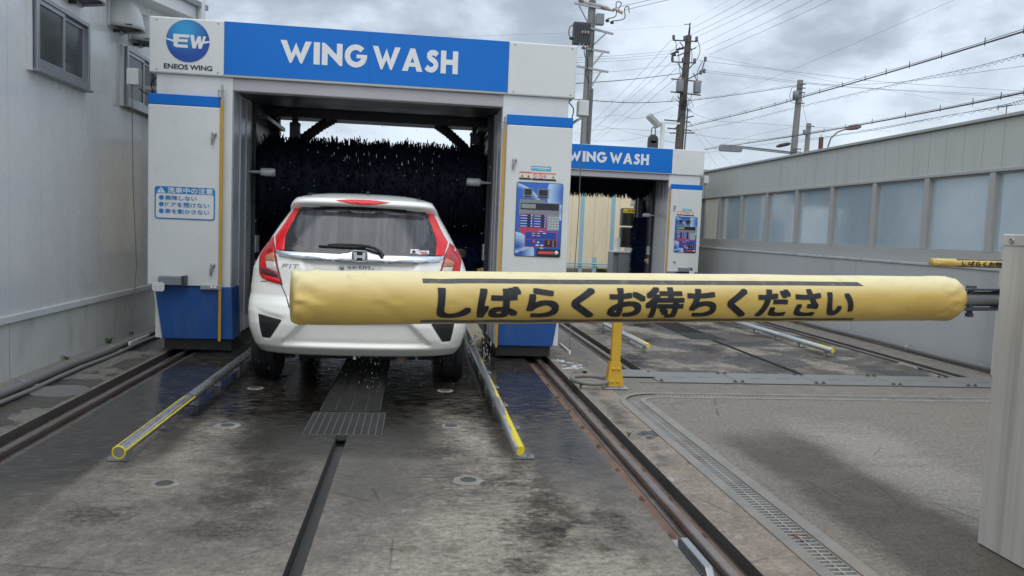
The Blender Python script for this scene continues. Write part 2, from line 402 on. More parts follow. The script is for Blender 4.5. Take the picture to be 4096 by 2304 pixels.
def blob(cx_, cy_, rx, ry, amp=1.5, sc_=6.):
    d = t.math('SQRT', t.math('ADD', t.math('POWER', t.math('DIVIDE', t.math('SUBTRACT', X0, cx_), rx), 2.), t.math('POWER', t.math('DIVIDE', t.math('SUBTRACT', Y0, cy_), ry), 2.)))
    d = t.math('ADD', d, t.math('MULTIPLY', t.math('SUBTRACT', t.noise(t.vadd(P, (cx_*7, cy_*3, 0)), sc_, 10, .74), .5), amp*2))
    return t.mr(d, 1.15, .35)
spk2 = t.mr(t.math('ADD', t.math('MULTIPLY', t.noise(t.vadd(P, (2, 9, 0)), 38, 7, .8), .55), t.math('MULTIPLY', patch, .45)), .40, .56)
lite = t.mx(blob(.28, 3.25, .30, .55), blob(.36, 4.1, .17, .6), blob(.70, 2.7, .35, .3), blob(.28, 5.0, .13, .4), blob(-1.15, 4.75, .25, .18), blob(-.05, 2.75, .3, .2))
col1 = t.mix(t.mul(lite, t.math('ADD', .25, t.math('MULTIPLY', spk2, .75)), .75), col1, (.36, .335, .285))
drk = t.mx(blob(-.70, 3.85, .22, .50), blob(.52, 3.12, .13, .22), blob(.44, 2.78, .10, .10, 1.2, 9.), blob(.66, 3.45, .10, .25), blob(-.95, 5.0, .32, .55), blob(-.55, 4.35, .35, .18), blob(.05, 4.3, .30, .16), blob(-.72, 3.2, .2, .16), blob(-1.3, 3.35, .2, .16), blob(.0, 2.62, .2, .06), blob(.40, 3.75, .12, .12), blob(.9, 3.2, .1, .25))
col1 = t.mix(t.mul(drk, t.math('SUBTRACT', 1.05, t.math('MULTIPLY', spk2, .75)), .86), col1, (.030, .025, .018))
# yard: grey asphalt-like slab with a dark sweep of tyre dirt
Xy = t.math('ADD', X0, t.math('MULTIPLY', t.math('SUBTRACT', t.noise(t.vadd(P, (1, 2, 0)), 1.6, 8, .68), .5), .42))
dark = t.mul(t.band(Xy, 1.95, 2.52, .09), t.mr(Y, 4.95, 4.35), t.mr(t.noise(P, 3, 6, .6), .2, .5, .65, 1.))
lite_y = t.mul(t.band(Xy, 2.62, 3.15, .15), t.band(Y, 3.0, 5.0, .4))
ycol = t.mix(t.mr(t.noise(P, 60, 5, .75), .32, .68), (.145, .131, .116), (.245, .224, .20))
ycol = t.mix(t.math('MULTIPLY', dark, .85), ycol, t.mix(t.mr(fine, .3, .7), (.055, .049, .042), (.10, .09, .079)))
ycol = t.mix(t.mul(lite_y, t.mr(t.noise(P, 70, 6, .8), .35, .6), .7), ycol, (.34, .322, .295))
ycol = t.mix(t.mul(t.mr(t.noise(t.vmul(P, (.7, 2.5, 1)), 2.2, 5, .6), .52, .68), .35), ycol, (.14, .132, .122))
scol = t.mix(t.mr(med, .3, .7), (.20, .170, .143), (.30, .262, .225))
scol = t.mix(t.mul(t.mr(t.noise(t.vadd(P, (0, 1, 0)), 4.5, 9, .75), .585, .60), t.band(Y, 3.0, 4.6, .3), .8), scol, (.42, .43, .44))
scol = t.mix(t.mul(t.band(X, 1.40, 1.50, .05), t.mr(t.noise(P, 3, 5, .7), .4, .6), t.mr(Y, 3.5, 4.4)), scol, (.10, .10, .10))
l2c = t.mix(t.mul(t.mr(t.noise(t.vadd(P, (2, 2, 0)), 1.1, 6, .65), .44, .56), .8), t.mix(t.mr(patch, .38, .62), (.15, .136, .12), (.31, .285, .245)), (.055, .052, .048))
base = t.mix(lane1, t.mix(t.mr(med, .3, .7), (.15, .138, .124), (.22, .204, .184)), col1)
base = t.mix(lane2, base, l2c); base = t.mix(strip, base, scol); base = t.mix(yard, base, ycol)
crack = t.mul(t.mr(t.voro(t.vadd(P, t.vmul(P, (.0, .0, 0))), .9), .006, .0), t.mr(t.noise(P, 1.3, 4, .6), .5, .58))
gl_ = t.mx(t.mul(t.band(X, -1.41, -1.28, .05), t.mr(Y0, 3.95, 4.3), .9), t.mul(t.band(X, .49, .60, .04), t.mr(Y0, 4.0, 4.4), .9), t.mul(t.band(X, .52, .72, .07), t.band(Y, 2.95, 4.0, .25), t.mr(t.noise(P, 6, 8, .7), .42, .55), .8))
base = t.mix(t.math('MULTIPLY', t.mul(gl_, t.mr(patch, .3, .5)), .9), base, (.030, .025, .018))
base = t.mix(t.math('MULTIPLY', crack, .6), base, (.05, .045, .04))
# wet film
wet = t.mx(t.mul(t.band(X0, -2.02, -1.56, .03), t.mr(Y, 2.9, 4.1), .95),
           t.mul(t.band(X0, .66, 1.10, .06), t.band(Y, 3.75, 9., .5), .95),
           t.mul(lane1, t.mr(t.math('ADD', Y, t.math('MULTIPLY', t.math('SUBTRACT', wob, .5), 2.2)), 4.4, 5.4)),
           t.mul(t.band(X, -1.02, .12, .2), t.band(Y, 4.2, 8, .3), .85),
           t.mul(t.band(X, -.4, .45, .15), t.band(Y, 3.45, 4.4, .2), t.mr(med, .35, .5), .6),
           t.mul(t.mr(X0, -2.3, -2.32), t.mr(t.noise(t.vmul(P, (1.6, .9, 1)), 1.3, 3, .5, .5), .46, .49), .8),
           t.mul(lane2, t.mr(t.noise(t.vadd(P, (6, 1, 0)), 1.2, 5, .6), .47, .56), .85),
           t.mul(strip, t.mr(t.noise(P, 3.1, 5, .6), .56, .60), t.band(Y, 3.9, 5.2, .3), .9),
           t.mul(t.band(X0, 1.36, 1.8, .1), t.band(Y0, 7.0, 8.2, .5), t.mr(med, .45, .55)))
fw_ = t.mr(rip, .33, .62)
wetc = t.math('MULTIPLY', wet, t.math('ADD', .72, t.math('MULTIPLY', fw_, .28)))
vm = gm.node_tree.nodes.new('ShaderNodeVectorMath'); vm.operation = 'SCALE'; t.put(vm.inputs[0], base); t.put(vm.inputs['Scale'], t.mixf(wetc, 1.0, .13))
grit = t.noise(t.vadd(P, (5, 5, 0)), 34, 6, .75)
spk = t.mr(t.noise(t.vadd(P, (15, 5, 0)), 75, 3, .6), .62, .70)
fs_ = gm.node_tree.nodes.new('ShaderNodeVectorMath'); fs_.operation = 'SCALE'; t.put(fs_.inputs[0], vm.outputs[0]); t.put(fs_.inputs['Scale'], t.math('MULTIPLY', t.math('MULTIPLY', t.mr(fine, .25, .75, .76, 1.24, False), t.mr(grit, .3, .7, .62, 1.34, False)), t.math('SUBTRACT', 1., t.math('MULTIPLY', spk, .35))))
wrm = t.vmul(fs_.outputs[0], (1.035, .985, .925))
t.put(b.inputs['Base Color'], wrm)
t.put(b.inputs['Roughness'], t.mixf(wetc, t.mr(med, .3, .7, .66, .9), .075))
hgt = t.math('ADD', t.mixf(wetc, t.math('ADD', t.math('MULTIPLY', fine, .5), t.math('MULTIPLY', med, .8)), t.math('MULTIPLY', rip, .22)), t.math('MULTIPLY', t.math('MULTIPLY', patch, .25), t.math('SUBTRACT', 1., wetc)))
t.put(b.inputs['Normal'], t.bump(hgt, .42, .005))
t.put(b.inputs['Specular IOR Level'], t.mixf(wetc, .28, .24))

CH = [  # x0,x1,y0,y1,depth : channels and pits really cut into the slab
    (1.10, 1.345, -3, 10.4, .062), (-2.275, -2.03, -3, 10.4, .062), (-.44, -.372, -3, 4.62, .07),
    (-.648, -.165, 4.62, 5.20, .22), (-.615, -.205, 5.23, 9.8, .22),
    (1.625, 1.735, -3, 5.60, .14), (1.625, 1.925, 5.60, 5.90, .14), (1.925, 5.90, 5.79, 5.90, .14),
    (1.90, 2.145, 6.85, 17.8, .062), (5.19, 5.435, 6.85, 17.8, .062), (3.655, 3.72, 6.85, 9.12, .07),
    (3.41, 3.89, 9.12, 9.70, .22), (3.44, 3.85, 9.73, 14, .22), (1.95, 5.90, 6.352, 6.370, .03)]  # last narrow groove added to draw a shadow line along the cover plates
xs = sorted({v for c in CH for v in c[:2]} | {-160, -2.9, 6.2, 160}); ys = sorted({v for c in CH for v in c[2:4]} | {-60, 40, 220})
g = MB()
def chan(x, y):
    for c in CH:
        if c[0] < x < c[1] and c[2] < y < c[3]: return c[4]
    return 0
nx, ny = len(xs)-1, len(ys)-1
dep = [[chan((xs[i]+xs[i+1])/2, (ys[j]+ys[j+1])/2) for j in range(ny)] for i in range(nx)]
for i in range(nx):
    for j in range(ny):
        z = -dep[i][j]; a, b_, c, d = xs[i], xs[i+1], ys[j], ys[j+1]
        g.cm = 1 if z < 0 else 0
        g.add([(a, c, z), (b_, c, z), (b_, d, z), (a, d, z)], [(0, 1, 2, 3)])
        for (i2, j2, p, q) in ((i+1, j, (b_, c), (b_, d)), (i, j+1, (a, d), (b_, d))):
            if i2 < nx and j2 < ny and dep[i2][j2] != dep[i][j]:
                z2 = -dep[i2][j2]; g.cm = 1
                g.add([(*p, z), (*q, z), (*q, z2), (*p, z2)], [(0, 1, 2, 3)])
g.cm = 0   # rounded corner of the trench drain
cx, cy = 1.925, 5.60
arc = lambda r, i: (1.925-r*cos(pi/2*i/10), 5.60+r*sin(pi/2*i/10), 0)
for i in range(10):
    g.add([(cx, cy, 0), arc(.19, i), arc(.19, i+1)], [(0, 1, 2)])
    g.add([arc(.30, i), arc(.30, i+1), (1.625, 5.90, 0)], [(0, 1, 2)])
    g.add([arc(.19, i), arc(.19, i+1), tuple(Vector(arc(.19, i+1))-Vector((0, 0, .13))), tuple(Vector(arc(.19, i))-Vector((0, 0, .13)))], [(0, 1, 2, 3)])
ch_dark = mat('channel_wall', (.07, .065, .06), .7, var=.3, bump=.4, bs=40)
gnd = g.build('ground', [gm, ch_dark], origin=(0, 0, 0)); struct(gnd)

# ---- rails lying in the channels
def hexbolt(mb, x, y, z, r=.014, h=.012):
    mb.prism([(r*1.5*cos(2*pi*k/12), r*1.5*sin(2*pi*k/12)) for k in range(12)], lambda u, v, w: (x+u, y+v, z+w), 0, .003)
    mb.prism([(r*cos(pi/3*k), r*sin(pi/3*k)) for k in range(6)], lambda u, v, w: (x+u, y+v, z+w), .003, h)
    mb.prism([(r*.45*cos(pi/4*k), r*.45*sin(pi/4*k)) for k in range(8)], lambda u, v, w: (x+u, y+v, z+w), h, h+.008)
def rail(xc, y0, y1, side, label, flip=1):
    th = thing('wash_rail', label, 'rail', (xc, y0, -.062), 'rails the wash gantries run on')
    p = MB(); p.box(xc-.105, xc+.085, y0, y1, -.060, -.050); p.build('base_plate', rust, th)
    q = MB()
    prof = [(-.045, -.0495), (.045, -.0495), (.045, -.044), (.012, -.040), (.012, -.028), (.022, -.026), (.022, -.006), (.017, -.001), (-.017, -.001), (-.022, -.006), (-.022, -.026), (-.012, -.028), (-.012, -.040), (-.045, -.044)]
    q.prism(prof, lambda u, v, w: (xc+u, w, v), y0, y1); q.build('rail_bar', rail_head, th)
    y = y0+.28; k = 0
    while y < min(y1, 9.2):
        for dx in (-.082, .066):
            hb = MB(); hexbolt(hb, xc+dx, y, -.050); hb.build('bolt', rust, th)
        y += .46; k += 1
    return th
rail(1.235, .6, 10.3, 1, 'rusty bolted rail in the channel between the white car lane and the trench drain')
rail(-2.14, .6, 10.3, 1, 'wet dark rail in the channel beside the white left wall')
rail(2.03, 6.87, 17.5, 1, 'shiny worn rail running behind the yellow post to the far gantry')
rail(5.31, 6.87, 17.5, 1, 'rusty rail in the channel nearest the windowed right building')
def stopper(x, y, label):
    th = thing('rail_stop', label, 'rail stop', (x, y, -.049), 'grey stops bolted beside the rails')
    mb = MB(); mb.prism([(-.18, 0), (-.13, .046), (.15, .046), (.18, .03), (.18, 0)], lambda u, v, w: (x+w, y+u, -.046+v), -.017, .017); mb.build('wedge', galv, th, bevel=.006)
    mb = MB(); mb.box(x-.03, x+.03, y-.30, y+.24, -.0495, -.0465); mb.build('foot_plate', steel, th)
    mb = MB(); hexbolt(mb, x, y-.255, -.0465, .017, .016); mb.build('bolt', galv, th)
stopper(1.162, 2.90, 'grey steel stop bolted to the rusty rail at the bottom of the picture')
stopper(5.245, 7.55, 'grey steel stop on the far rusty rail near the right wall')

# ---- wheel guides
gmat = bpy.data.materials.new('worn_yellow_pipe'); gmat.use_nodes = True
t = NT(gmat.node_tree); b = gmat.node_tree.nodes['Principled BSDF']; P = t.coord()
n = t.noise(t.vmul(P, (18, 1.6, 18)), 1.3, 7, .7); zz = t.sep(P)
worn = t.mr(t.math('ADD', n, t.math('ADD', t.mr(zz[0], -.03, .03, .20, -.18, False), t.mr(zz[1], .25, 1.4, -.09, .10))), .46, .54)
t.put(b.inputs['Base Color'], t.mix(worn, t.mix(t.noise(P, 30), (.66, .48, .01), (.80, .64, .02)), (.50, .53, .54)))
t.put(b.inputs['Metallic'], t.math('MULTIPLY', worn, .75)); t.put(b.inputs['Roughness'], t.mixf(worn, .45, .28))
t.put(b.inputs['Normal'], t.bump(t.noise(P, 60, 4), .15, .004))
gsteel = mat('guide_steel', (.46, .47, .48), .28, .8, var=.2, vs=10, dirt=((.16, .15, .12), .4, 5, (4, .5, 4)))
yedge = mat('guide_yellow', (.76, .60, .02), .4, var=.2, vs=20, dirt=((.35, .30, .1), .4, 14, (1, .4, 1)))
def guide(xc, y0, y1, label, style, outer):
    th = thing('wheel_guide', label, 'wheel guide', (xc, y0, 0), 'pipe guides along the wash lanes')
    yj = y0+1.24; zc = .082; r = .031
    for a, b_, far in ((y0, yj-.006, 0), (yj+.006, y1, 1)):
        if style == 'pipe':
            mb = MB(); mb.tube([(xc, a, zc), (xc, a+.03, zc), (xc, b_, zc)], [r*.8, r, r], 16); mb.build('pipe', gmat, th)
        else:   # half round steel skin between two yellow edges
            mb = MB(); mb.tube([(xc, a, zc), (xc, a+.03, zc), (xc, b_, zc)], [r*.8, r, r], 16); mb.build('pipe', gsteel, th)
            for ang in ((150, 15) if not far else (150,)):
                dx, dz = (r+.002)*cos(radians(ang)), (r+.002)*sin(radians(ang))
                mb = MB(); mb.tube([(xc+dx, a+.01, zc+dz), (xc+dx, b_-.01, zc+dz)], .0048, 6); mb.build('yellow_edge', yedge if not far else gsteel, th)
            if not far:
                mb = MB(); mb.ring((xc, a+.004, zc), r*.97, .0045); mb.build('end_ring', yedge, th)
    y = y0+.14
    while y < min(y1, y0+4):
        mb = MB(); s = outer
        mb.box(xc-.012, xc+.012, y-.02, y+.02, .0005, zc-r+.004)
        mb.box(min(xc, xc+s*.10), max(xc, xc+s*.10), y-.03, y+.03, .004, .013); mb.build('bracket', galv, th)
        mb = MB(); hexbolt(mb, xc+s*.075, y, .013, .011, .012); mb.build('bolt', galv, th)
        y += .62
guide(.588, 4.03, 9.7, 'yellow worn pipe guide on the right of the white car', 'pipe', 1)
guide(-1.44, 3.97, 9.7, 'grey steel pipe guide with yellow edges left of the white car', 'skin', -1)
guide(2.50, 7.95, 13.5, 'short yellow topped guide just right of the yellow post', 'pipe', -1)
guide(4.58, 7.90, 13.5, 'silver and yellow guide in the far lane nearer the right building', 'pipe', 1)

# ---- gratings
def grate(x0, x1, y0, y1, nbx, pitch, label, cat='floor grate', m=None, cross=.003):
    th = thing('floor_grate', label, cat, ((x0+x1)/2, (y0+y1)/2, -.03), 'steel gratings in the wash lanes')
    f = MB()
    for a in ((x0, x0+.008, y0, y1), (x1-.008, x1, y0, y1), (x0+.008, x1-.008, y0, y0+.008), (x0+.008, x1-.008, y1-.008, y1)):
        f.box(a[0], a[1], a[2], a[3], -.034, -.001)
    f.build('frame', m or galv, th)
    f = MB(); y = y0+pitch
    while y < y1-.01:
        f.box(x0+.008, x1-.008, y-cross, y+cross, -.03, -.004); y += pitch
    for k in range(1, nbx):
        x = x0+(x1-x0)*k/nbx; f.box(x-.0045, x+.0045, y0+.008, y1-.008, -.028, -.0015)
    o = f.build('bars', m or galv, th)
grate_m = mat('grate_metal', (.085, .085, .08), .6, .3, var=.25, vs=9, dirt=((.06, .05, .04), .7, 5, (1, 1, 1)))
grate(-.645, -.168, 4.625, 5.195, 11, .024, 'square steel floor grate in front of the white car', m=grate_m)
grate(-.612, -.208, 5.235, 7.4, 4, .03, 'long dark grate running under the white car', m=mat('grate_dirty', (.05, .048, .042), .7, .2, var=.3, dirt=((.03, .028, .02), .8, 5, (1, 1, 1))))
grate(3.413, 3.887, 9.125, 9.695, 11, .024, 'dark square grate in the far empty wash lane', m=grate_m)
grate(3.443, 3.847, 9.735, 13.9, 4, .03, 'long dark grate leading under the far gantry', m=MATS['grate_dirty'])

# ---- trench drain: pale rims and ladder grating round the corner
td = thing('trench_drain', 'long ladder grating drain with pale rims turning a rounded corner on the right', 'trench drain', (1.68, 3, -.05))
mb = MB()
mb.box(1.735, 1.80, -2, 5.60, -.0, .006); mb.box(1.565, 1.625, -2, 5.60, -.0, .006)
mb.box(1.925, 5.9, 5.755, 5.79, 0, .006); mb.box(1.925, 5.9, 5.90, 5.935, 0, .006)
for r0, r1 in ((.15, .19), (.30, .345)):
    for i in range(10):
        q = [arc(r0, i), arc(r1, i), arc(r1, i+1), arc(r0, i+1)]
        mb.add([(a, b_, 0) for a, b_, _ in q]+[(a, b_, .006) for a, b_, _ in q], [(4, 5, 6, 7), (0, 1, 5, 4), (1, 2, 6, 5), (2, 3, 7, 6), (3, 0, 4, 7)])
mb.build('rim', conc, td)
gr = MB()
y = .2
while y < 5.59:
    gr.box(1.630, 1.730, y-.0045, y+.0045, -.022, -.003); y += .034
for x in (1.6275, 1.679, 1.7325): gr.box(x-.0035, x+.0035, 0, 5.60, -.024, -.0015)
x = 1.95
while x < 5.85:
    gr.box(x-.0045, x+.0045, 5.795, 5.895, -.022, -.003); x += .034
for y in (5.7935, 5.845, 5.8965): gr.box(1.925, 5.9, y-.0035, y+.0035, -.024, -.0015)
for i in range(12):
    a = pi/2*(i+.5)/12; c, s_ = -cos(a), sin(a)
    Mx = Matrix(((c, -s_, 0, cx), (s_, c, 0, cy), (0, 0, 1, 0), (0, 0, 0, 1)))
    gr.box(.195, .295, -.004, .004, -.022, -.003, Mx)
for r in (.193, .245, .297): gr.tube([(*arc(r, i)[:2], -.012) for i in range(11)], .0045, 6)
gr.build('grating', mat('grate_warm', (.40, .385, .36), .55, .35, var=.2, dirt=((.20, .12, .07), .5, 4, (1, 1, 1))), td)
mb = MB()
for i in range(26):
    a = R.uniform(0, 6.3); c = (R.gauss(1.68, .014), R.choice((3.05, 3.32))+R.gauss(0, .03), -.012+R.uniform(0, .012)); l = R.uniform(.012, .028)
    mb.add([(c[0], c[1], c[2]), (c[0]+l*cos(a), c[1]+l*sin(a), c[2]+.006), (c[0]+l*1.6*cos(a+.4), c[1]+l*1.6*sin(a+.4), c[2]), (c[0]+l*cos(a+.9), c[1]+l*sin(a+.9), c[2]+.003)], [(0, 1, 2, 3)])
lo = mb.build('dead_leaves', mat('dead_leaf', (.20, .09, .05), .8, var=.4, vs=40)); tag(lo, 'brown dead leaves caught in the ladder grating drain', 'leaves'); lo['kind'] = 'stuff'

# ---- chequer plate covers
chk = bpy.data.materials.new('chequer_plate'); chk.use_nodes = True
t = NT(chk.node_tree); b = chk.node_tree.nodes['Principled BSDF']; P = t.coord(); x, y, z = t.sep(P)
s1 = t.math('ABSOLUTE', t.math('SINE', t.math('MULTIPLY', t.math('ADD', x, y), 110))); s2 = t.math('ABSOLUTE', t.math('SINE', t.math('MULTIPLY', t.math('SUBTRACT', x, y), 110)))
hh = t.math('MAXIMUM', t.mr(t.math('MULTIPLY', s1, t.mr(s2, .2, .5, 1., 0.)), .6, .9), t.mr(t.math('MULTIPLY', s2, t.mr(s1, .2, .5, 1., 0.)), .6, .9))
nn = t.noise(P, 3, 6, .6)
t.put(b.inputs['Base Color'], t.mix(hh, t.mix(nn, (.17, .165, .15), (.25, .245, .23)), (.34, .335, .32))); b.inputs['Metallic'].default_value = .4; b.inputs['Roughness'].default_value = .48
t.put(b.inputs['Normal'], t.bump(hh, .5, .003))
lid_dark = mat('dark_bolt', (.11, .10, .095), .6, .3, var=.2)
plx = [2.12, 2.86, 3.62, 4.36, 5.10, 5.90]
names = ['nearest the yellow post', 'second from the yellow post', 'in the middle of the far lane', 'fourth from the yellow post', 'nearest the right building']
for i in range(5):
    x0, x1 = plx[i]+.004, plx[i+1]-.004
    th = thing('cover_plate', 'pale chequer steel cover plate across the far lane, '+names[i], 'cover plate', ((x0+x1)/2, 6.6, 0), 'chequer plates across the far lane')
    mb = MB(); mb.box(x0, x1, 6.375, 6.845, .002, .008); mb.build('plate', chk, th, bevel=.002)
    for bx, by in ((x0+.03, 6.41), (x1-.03, 6.41), (x0+.03, 6.81), (x1-.03, 6.81)):
        mb = MB(); hexbolt(mb, bx, by, .008, .014, .011); mb.build('bolt', lid_dark, th)
    for sx in (.33, .67):
        xx = x0+(x1-x0)*sx; mb = MB(); mb.box(xx-.06, xx+.06, 6.595, 6.603, .0065, .0088); mb.build('lifting_slot', black_rub, th)
mb = MB(); mb.box(1.80, 2.15, 6.56, 6.88, .010, .018); o = mb.build('channel_cover', chk, bevel=.003); tag(o, 'small coarse chequer plate behind the yellow post covering the rail end', 'cover plate')

# ---- anchor sockets in the slab
sock_r = mat('socket_patch', (.255, .238, .205), .75, var=.35, vs=24, bump=.3)
for (x, y, r, lab) in ((-1.15, 3.74, .085, 'small worn anchor socket left of the floor groove near the camera'), (.296, 3.79, .10, 'pale anchor socket with a dark hole right of the floor groove'),
        (-1.114, 4.815, .10, 'pale ringed anchor socket beside the left guide end'), (.257, 4.85, .075, 'faint anchor socket right of the square grate'),
        (.258, 5.916, .08, 'wet anchor socket under the right rear of the car'), (-1.168, 5.91, .075, 'wet anchor socket just inside the left guide')):
    th = thing('floor_socket', lab, 'floor socket', (x, y, 0), 'anchor sockets in the lane slab')
    n = 22; rr = [r*.80*(1+.07*sin(2*k+x*9)+.09*R.uniform(-1, 1)) for k in range(n)]
    mb = MB(); vo = [(x+rr[k]*cos(2*pi*k/n), y+rr[k]*sin(2*pi*k/n), .0008) for k in range(n)]; vi = [(x+.042*cos(2*pi*k/n), y+.042*sin(2*pi*k/n), .0045) for k in range(n)]
    mb.add(vo+vi, [(k, (k+1) % n, n+(k+1) % n, n+k) for k in range(n)], True); mb.build('patch', sock_r, th)
    mb = MB(); mb.lathe([(.042, .0045), (.036, .007), (.030, .005), (.028, .002)], (x, y, 0), 'Z', 22); mb.lathe([(.028, .0018), (.0001, .0014)], (x, y, 0), 'Z', 22); mb.build('hole', ch_dark, th)

# ---- pipes and clamps along both walls, manhole
def conduit(xc, zc, r, y0, y1, label, clamps):
    th = thing('conduit', label, 'pipe', (xc, y0, 0), 'conduits laid along the walls')
    n = 24; mb = MB(); mb.tube([(xc+.006*sin(i*1.1), y0+(y1-y0)*i/n, zc+.004*sin(i*1.7)) for i in range(n+1)], r, 12); mb.build('tube', pvc, th)
    for y in clamps:
        mb = MB(); mb.tube([(xc, y-.02, zc), (xc, y+.02, zc)], r*1.18, 12); mb.build('clamp', galv, th)
conduit(-2.72, .042, .034, .3, 9.6, 'thicker grey conduit on the ground along the white left wall', (4.2, 5.7, 7.3))
conduit(-2.635, .022, .016, .3, 9.6, 'thin grey conduit on the ground in front of the thicker one', (4.25, 5.75, 7.3))
conduit(5.86, .05, .035, 2, 16, 'grey conduit on the ground along the right building', (6.2, 8.45, 11.2))
mb = MB(); mb.lathe([(.19, 0), (.19, .006), (.175, .007), (.17, .004), (.0001, .005)], (-2.47, 5.72, 0), 'Z', 32); o = mb.build('manhole_lid', mat('lid', (.17, .16, .15), .7, var=.2, bump=.3)); tag(o, 'round dull lid flush in the ground by the left conduit', 'manhole lid')
# weeds along the wall foot and the rail edge
def weed(x, y, h, lab, n=9):
    mb = MB()
    for i in range(n):
        a = R.uniform(0, 6.3); l = h*R.uniform(.5, 1.1); dx, dy = cos(a)*l*.6, sin(a)*l*.6; px, py = -sin(a)*l*.16, cos(a)*l*.16
        mb.add([(x, y, 0), (x+dx*.5+px, y+dy*.5+py, l*.7), (x+dx, y+dy, l*.8), (x+dx*.5-px, y+dy*.5-py, l*.7)], [(0, 1, 2, 3)])
    o = mb.build('weed', leaf, origin=(x, y, 0)); tag(o, lab, 'weed', 'weeds in the joints')
for x, y, h, lab in ((1.36, 4.62, .05, 'two leaved weed on the edge of the rusty rail channel'), (1.36, 6.05, .06, 'small weed by the rail opposite the yellow post'), (1.50, 6.55, .09, 'bright weed behind the hose ring'),
                     (-2.90, 6.85, .07, 'dry weed at the foot of the left wall nearest the camera'), (-2.90, 7.75, .09, 'taller weed at the foot of the left wall'), (-2.90, 8.35, .08, 'weed at the wall foot beside the gantry')):
    weed(x, y, h, lab)
# small lumps of white foam
mb = MB()
for (x, y, s) in ((1.50, 7.05, .06), (1.44, 7.35, .04)):
    for i in range(14):
        mb.lathe([(.0001, .006), (R.uniform(.006, .02), .004), (R.uniform(.02, .03), 0)], (x+R.gauss(0, s), y+R.gauss(0, s), .0005), 'Z', 10)
o = mb.build('foam', mat('foam', (.42, .44, .45), .4)); tag(o, 'white soap foam left on the wet strip beside the gantry', 'foam'); o['kind'] = 'stuff'

# ---- yellow boom rest post with hose ring
yp = thing('boom_rest_post', 'yellow painted steel post with a flared bolted foot and a hose ring', 'post', (1.65, 6.10, 0))
x, y = 1.655, 6.10
mb = MB(); mb.prism([(-.038, .20), (.038, .20), (.038, .86), (-.038, .86)], lambda u, v, w: (x+u, y+w, v), 0, .05)
mb.build('column', yellow_post, yp, bevel=.004)
mb = MB(); mb.prism([(-.075, .018), (.075, .018), (.042, .22), (-.042, .22)], lambda u, v, w: (x+u, y+w, v), -.008, -.001)
mb.prism([(-.010, .018), (.14, .018), (.052, .22), (-.001, .22)], lambda u, v, w: (x-.046-w, y+u, v), 0, .007); mb.build('foot_gusset', yellow_post, yp, bevel=.002)
mb = MB(); mb.box(x-.10, x+.10, y-.07, y+.14, .004, .016); mb.build('base_plate', galv, yp, bevel=.003)
for dx, dz in ((-.022, .06), (.022, .06), (-.02, .165), (.02, .165)):
    mb = MB(); mb.lathe([(.013, 0), (.013, -.008), (.007, -.016), (.0001, -.016)], (x+dx, y-.008, dz), 'Y', 8); mb.build('bolt', yellow_post, yp)
for dx in (-.06, .03):
    mb = MB(); hexbolt(mb, x+dx, y-.05, .016, .012, .012); mb.build('bolt', galv, yp)
mb = MB(); cx_, cy_ = 1.47, 6.20
mb.tube([(cx_+.15*cos(2*pi*i/30)*1.0, cy_+.17*sin(2*pi*i/30), .05) for i in range(2, 29)]+[(x-.05, y+.06, .05)], .019, 10); mb.build('hose_loop', pvc, yp)

# ================================================================== CAR WASH GANTRY
GX, GY = -0.47, 7.40
logo_m = bpy.data.materials.new('logo_disc'); logo_m.use_nodes = True     # printed radial blue of the round emblem
t = NT(logo_m.node_tree); b = logo_m.node_tree.nodes['Principled BSDF']; x, y, z = t.sep(t.coord())
d = t.math('SQRT', t.math('ADD', t.math('POWER', t.math('SUBTRACT', x, -1.655), 2.), t.math('POWER', t.math('SUBTRACT', z, 2.93), 2.)))
t.put(b.inputs['Base Color'], t.mix(t.mr(d, .02, .24), (.02, .30, .58), (.006, .06, .32))); b.inputs['Roughness'].default_value = .4
panel_m = bpy.data.materials.new('control_panel_print'); panel_m.use_nodes = True   # blue artwork with pale planet arcs
t = NT(panel_m.node_tree); b = panel_m.node_tree.nodes['Principled BSDF']; x, y, z = t.sep(t.coord())
def dist(a, c): return t.math('SQRT', t.math('ADD', t.math('POWER', t.math('SUBTRACT', x, a), 2.), t.math('POWER', t.math('SUBTRACT', z, c), 2.)))
c = t.mix(t.mr(z, 1.0, 1.75), (.015, .10, .45), (.02, .13, .55))
for a, cz, r, wd in ((1.98, 1.62, .28, .16), (1.35, 1.38, .34, .05), (2.0, 1.20, .36, .05), (1.40, 1.05, .20, .14)):
    dd = dist(a, cz); c = t.mix(t.mul(t.mr(dd, r-.001, r+.001, 1., 0.), t.mr(dd, r-wd, r)), c, (.42, .60, .80))
t.put(b.inputs['Base Color'], c); b.inputs['Roughness'].default_value = .3; b.inputs['Coat Weight'].default_value = .4

G = thing('car_wash_gantry', 'near blue and white drive-through wash gantry over the white car', 'car wash gantry', (GX, GY, 0), 'wash gantries with white lettered blue signs')
L0, L1, R0, R1 = -2.425, -1.765, .785, 1.458       # outer faces of the two columns (world X at the front plane)
yf = GY
# header
mb = MB(); mb.box(-2.425, 1.468, yf-.02, yf+.55, 2.545, 3.04); mb.build('header', white_panel, G, bevel=.012)
sg = MB(); sg.box(-1.775, .812, yf-.026, yf-.019, 2.565, 3.034); sign = sg.build('sign_panel', blue_panel, G)
v, f = letters('WING', .09); v = fit(v, -1.283, -.504, 2.700, 2.908)
mb = MB(); front(mb, (v, f), yf-.029)
v, f = letters('WASH', .09); v = fit(v, -.455, .335, 2.698, 2.908); front(mb, (v, f), yf-.029)
mb.build('lettering', letter_white, sign)
mb = MB(); mb.box(-.484, -.482, yf-.0275, yf-.0255, 2.567, 3.03); mb.build('sign_seam', blue_dark, sign)
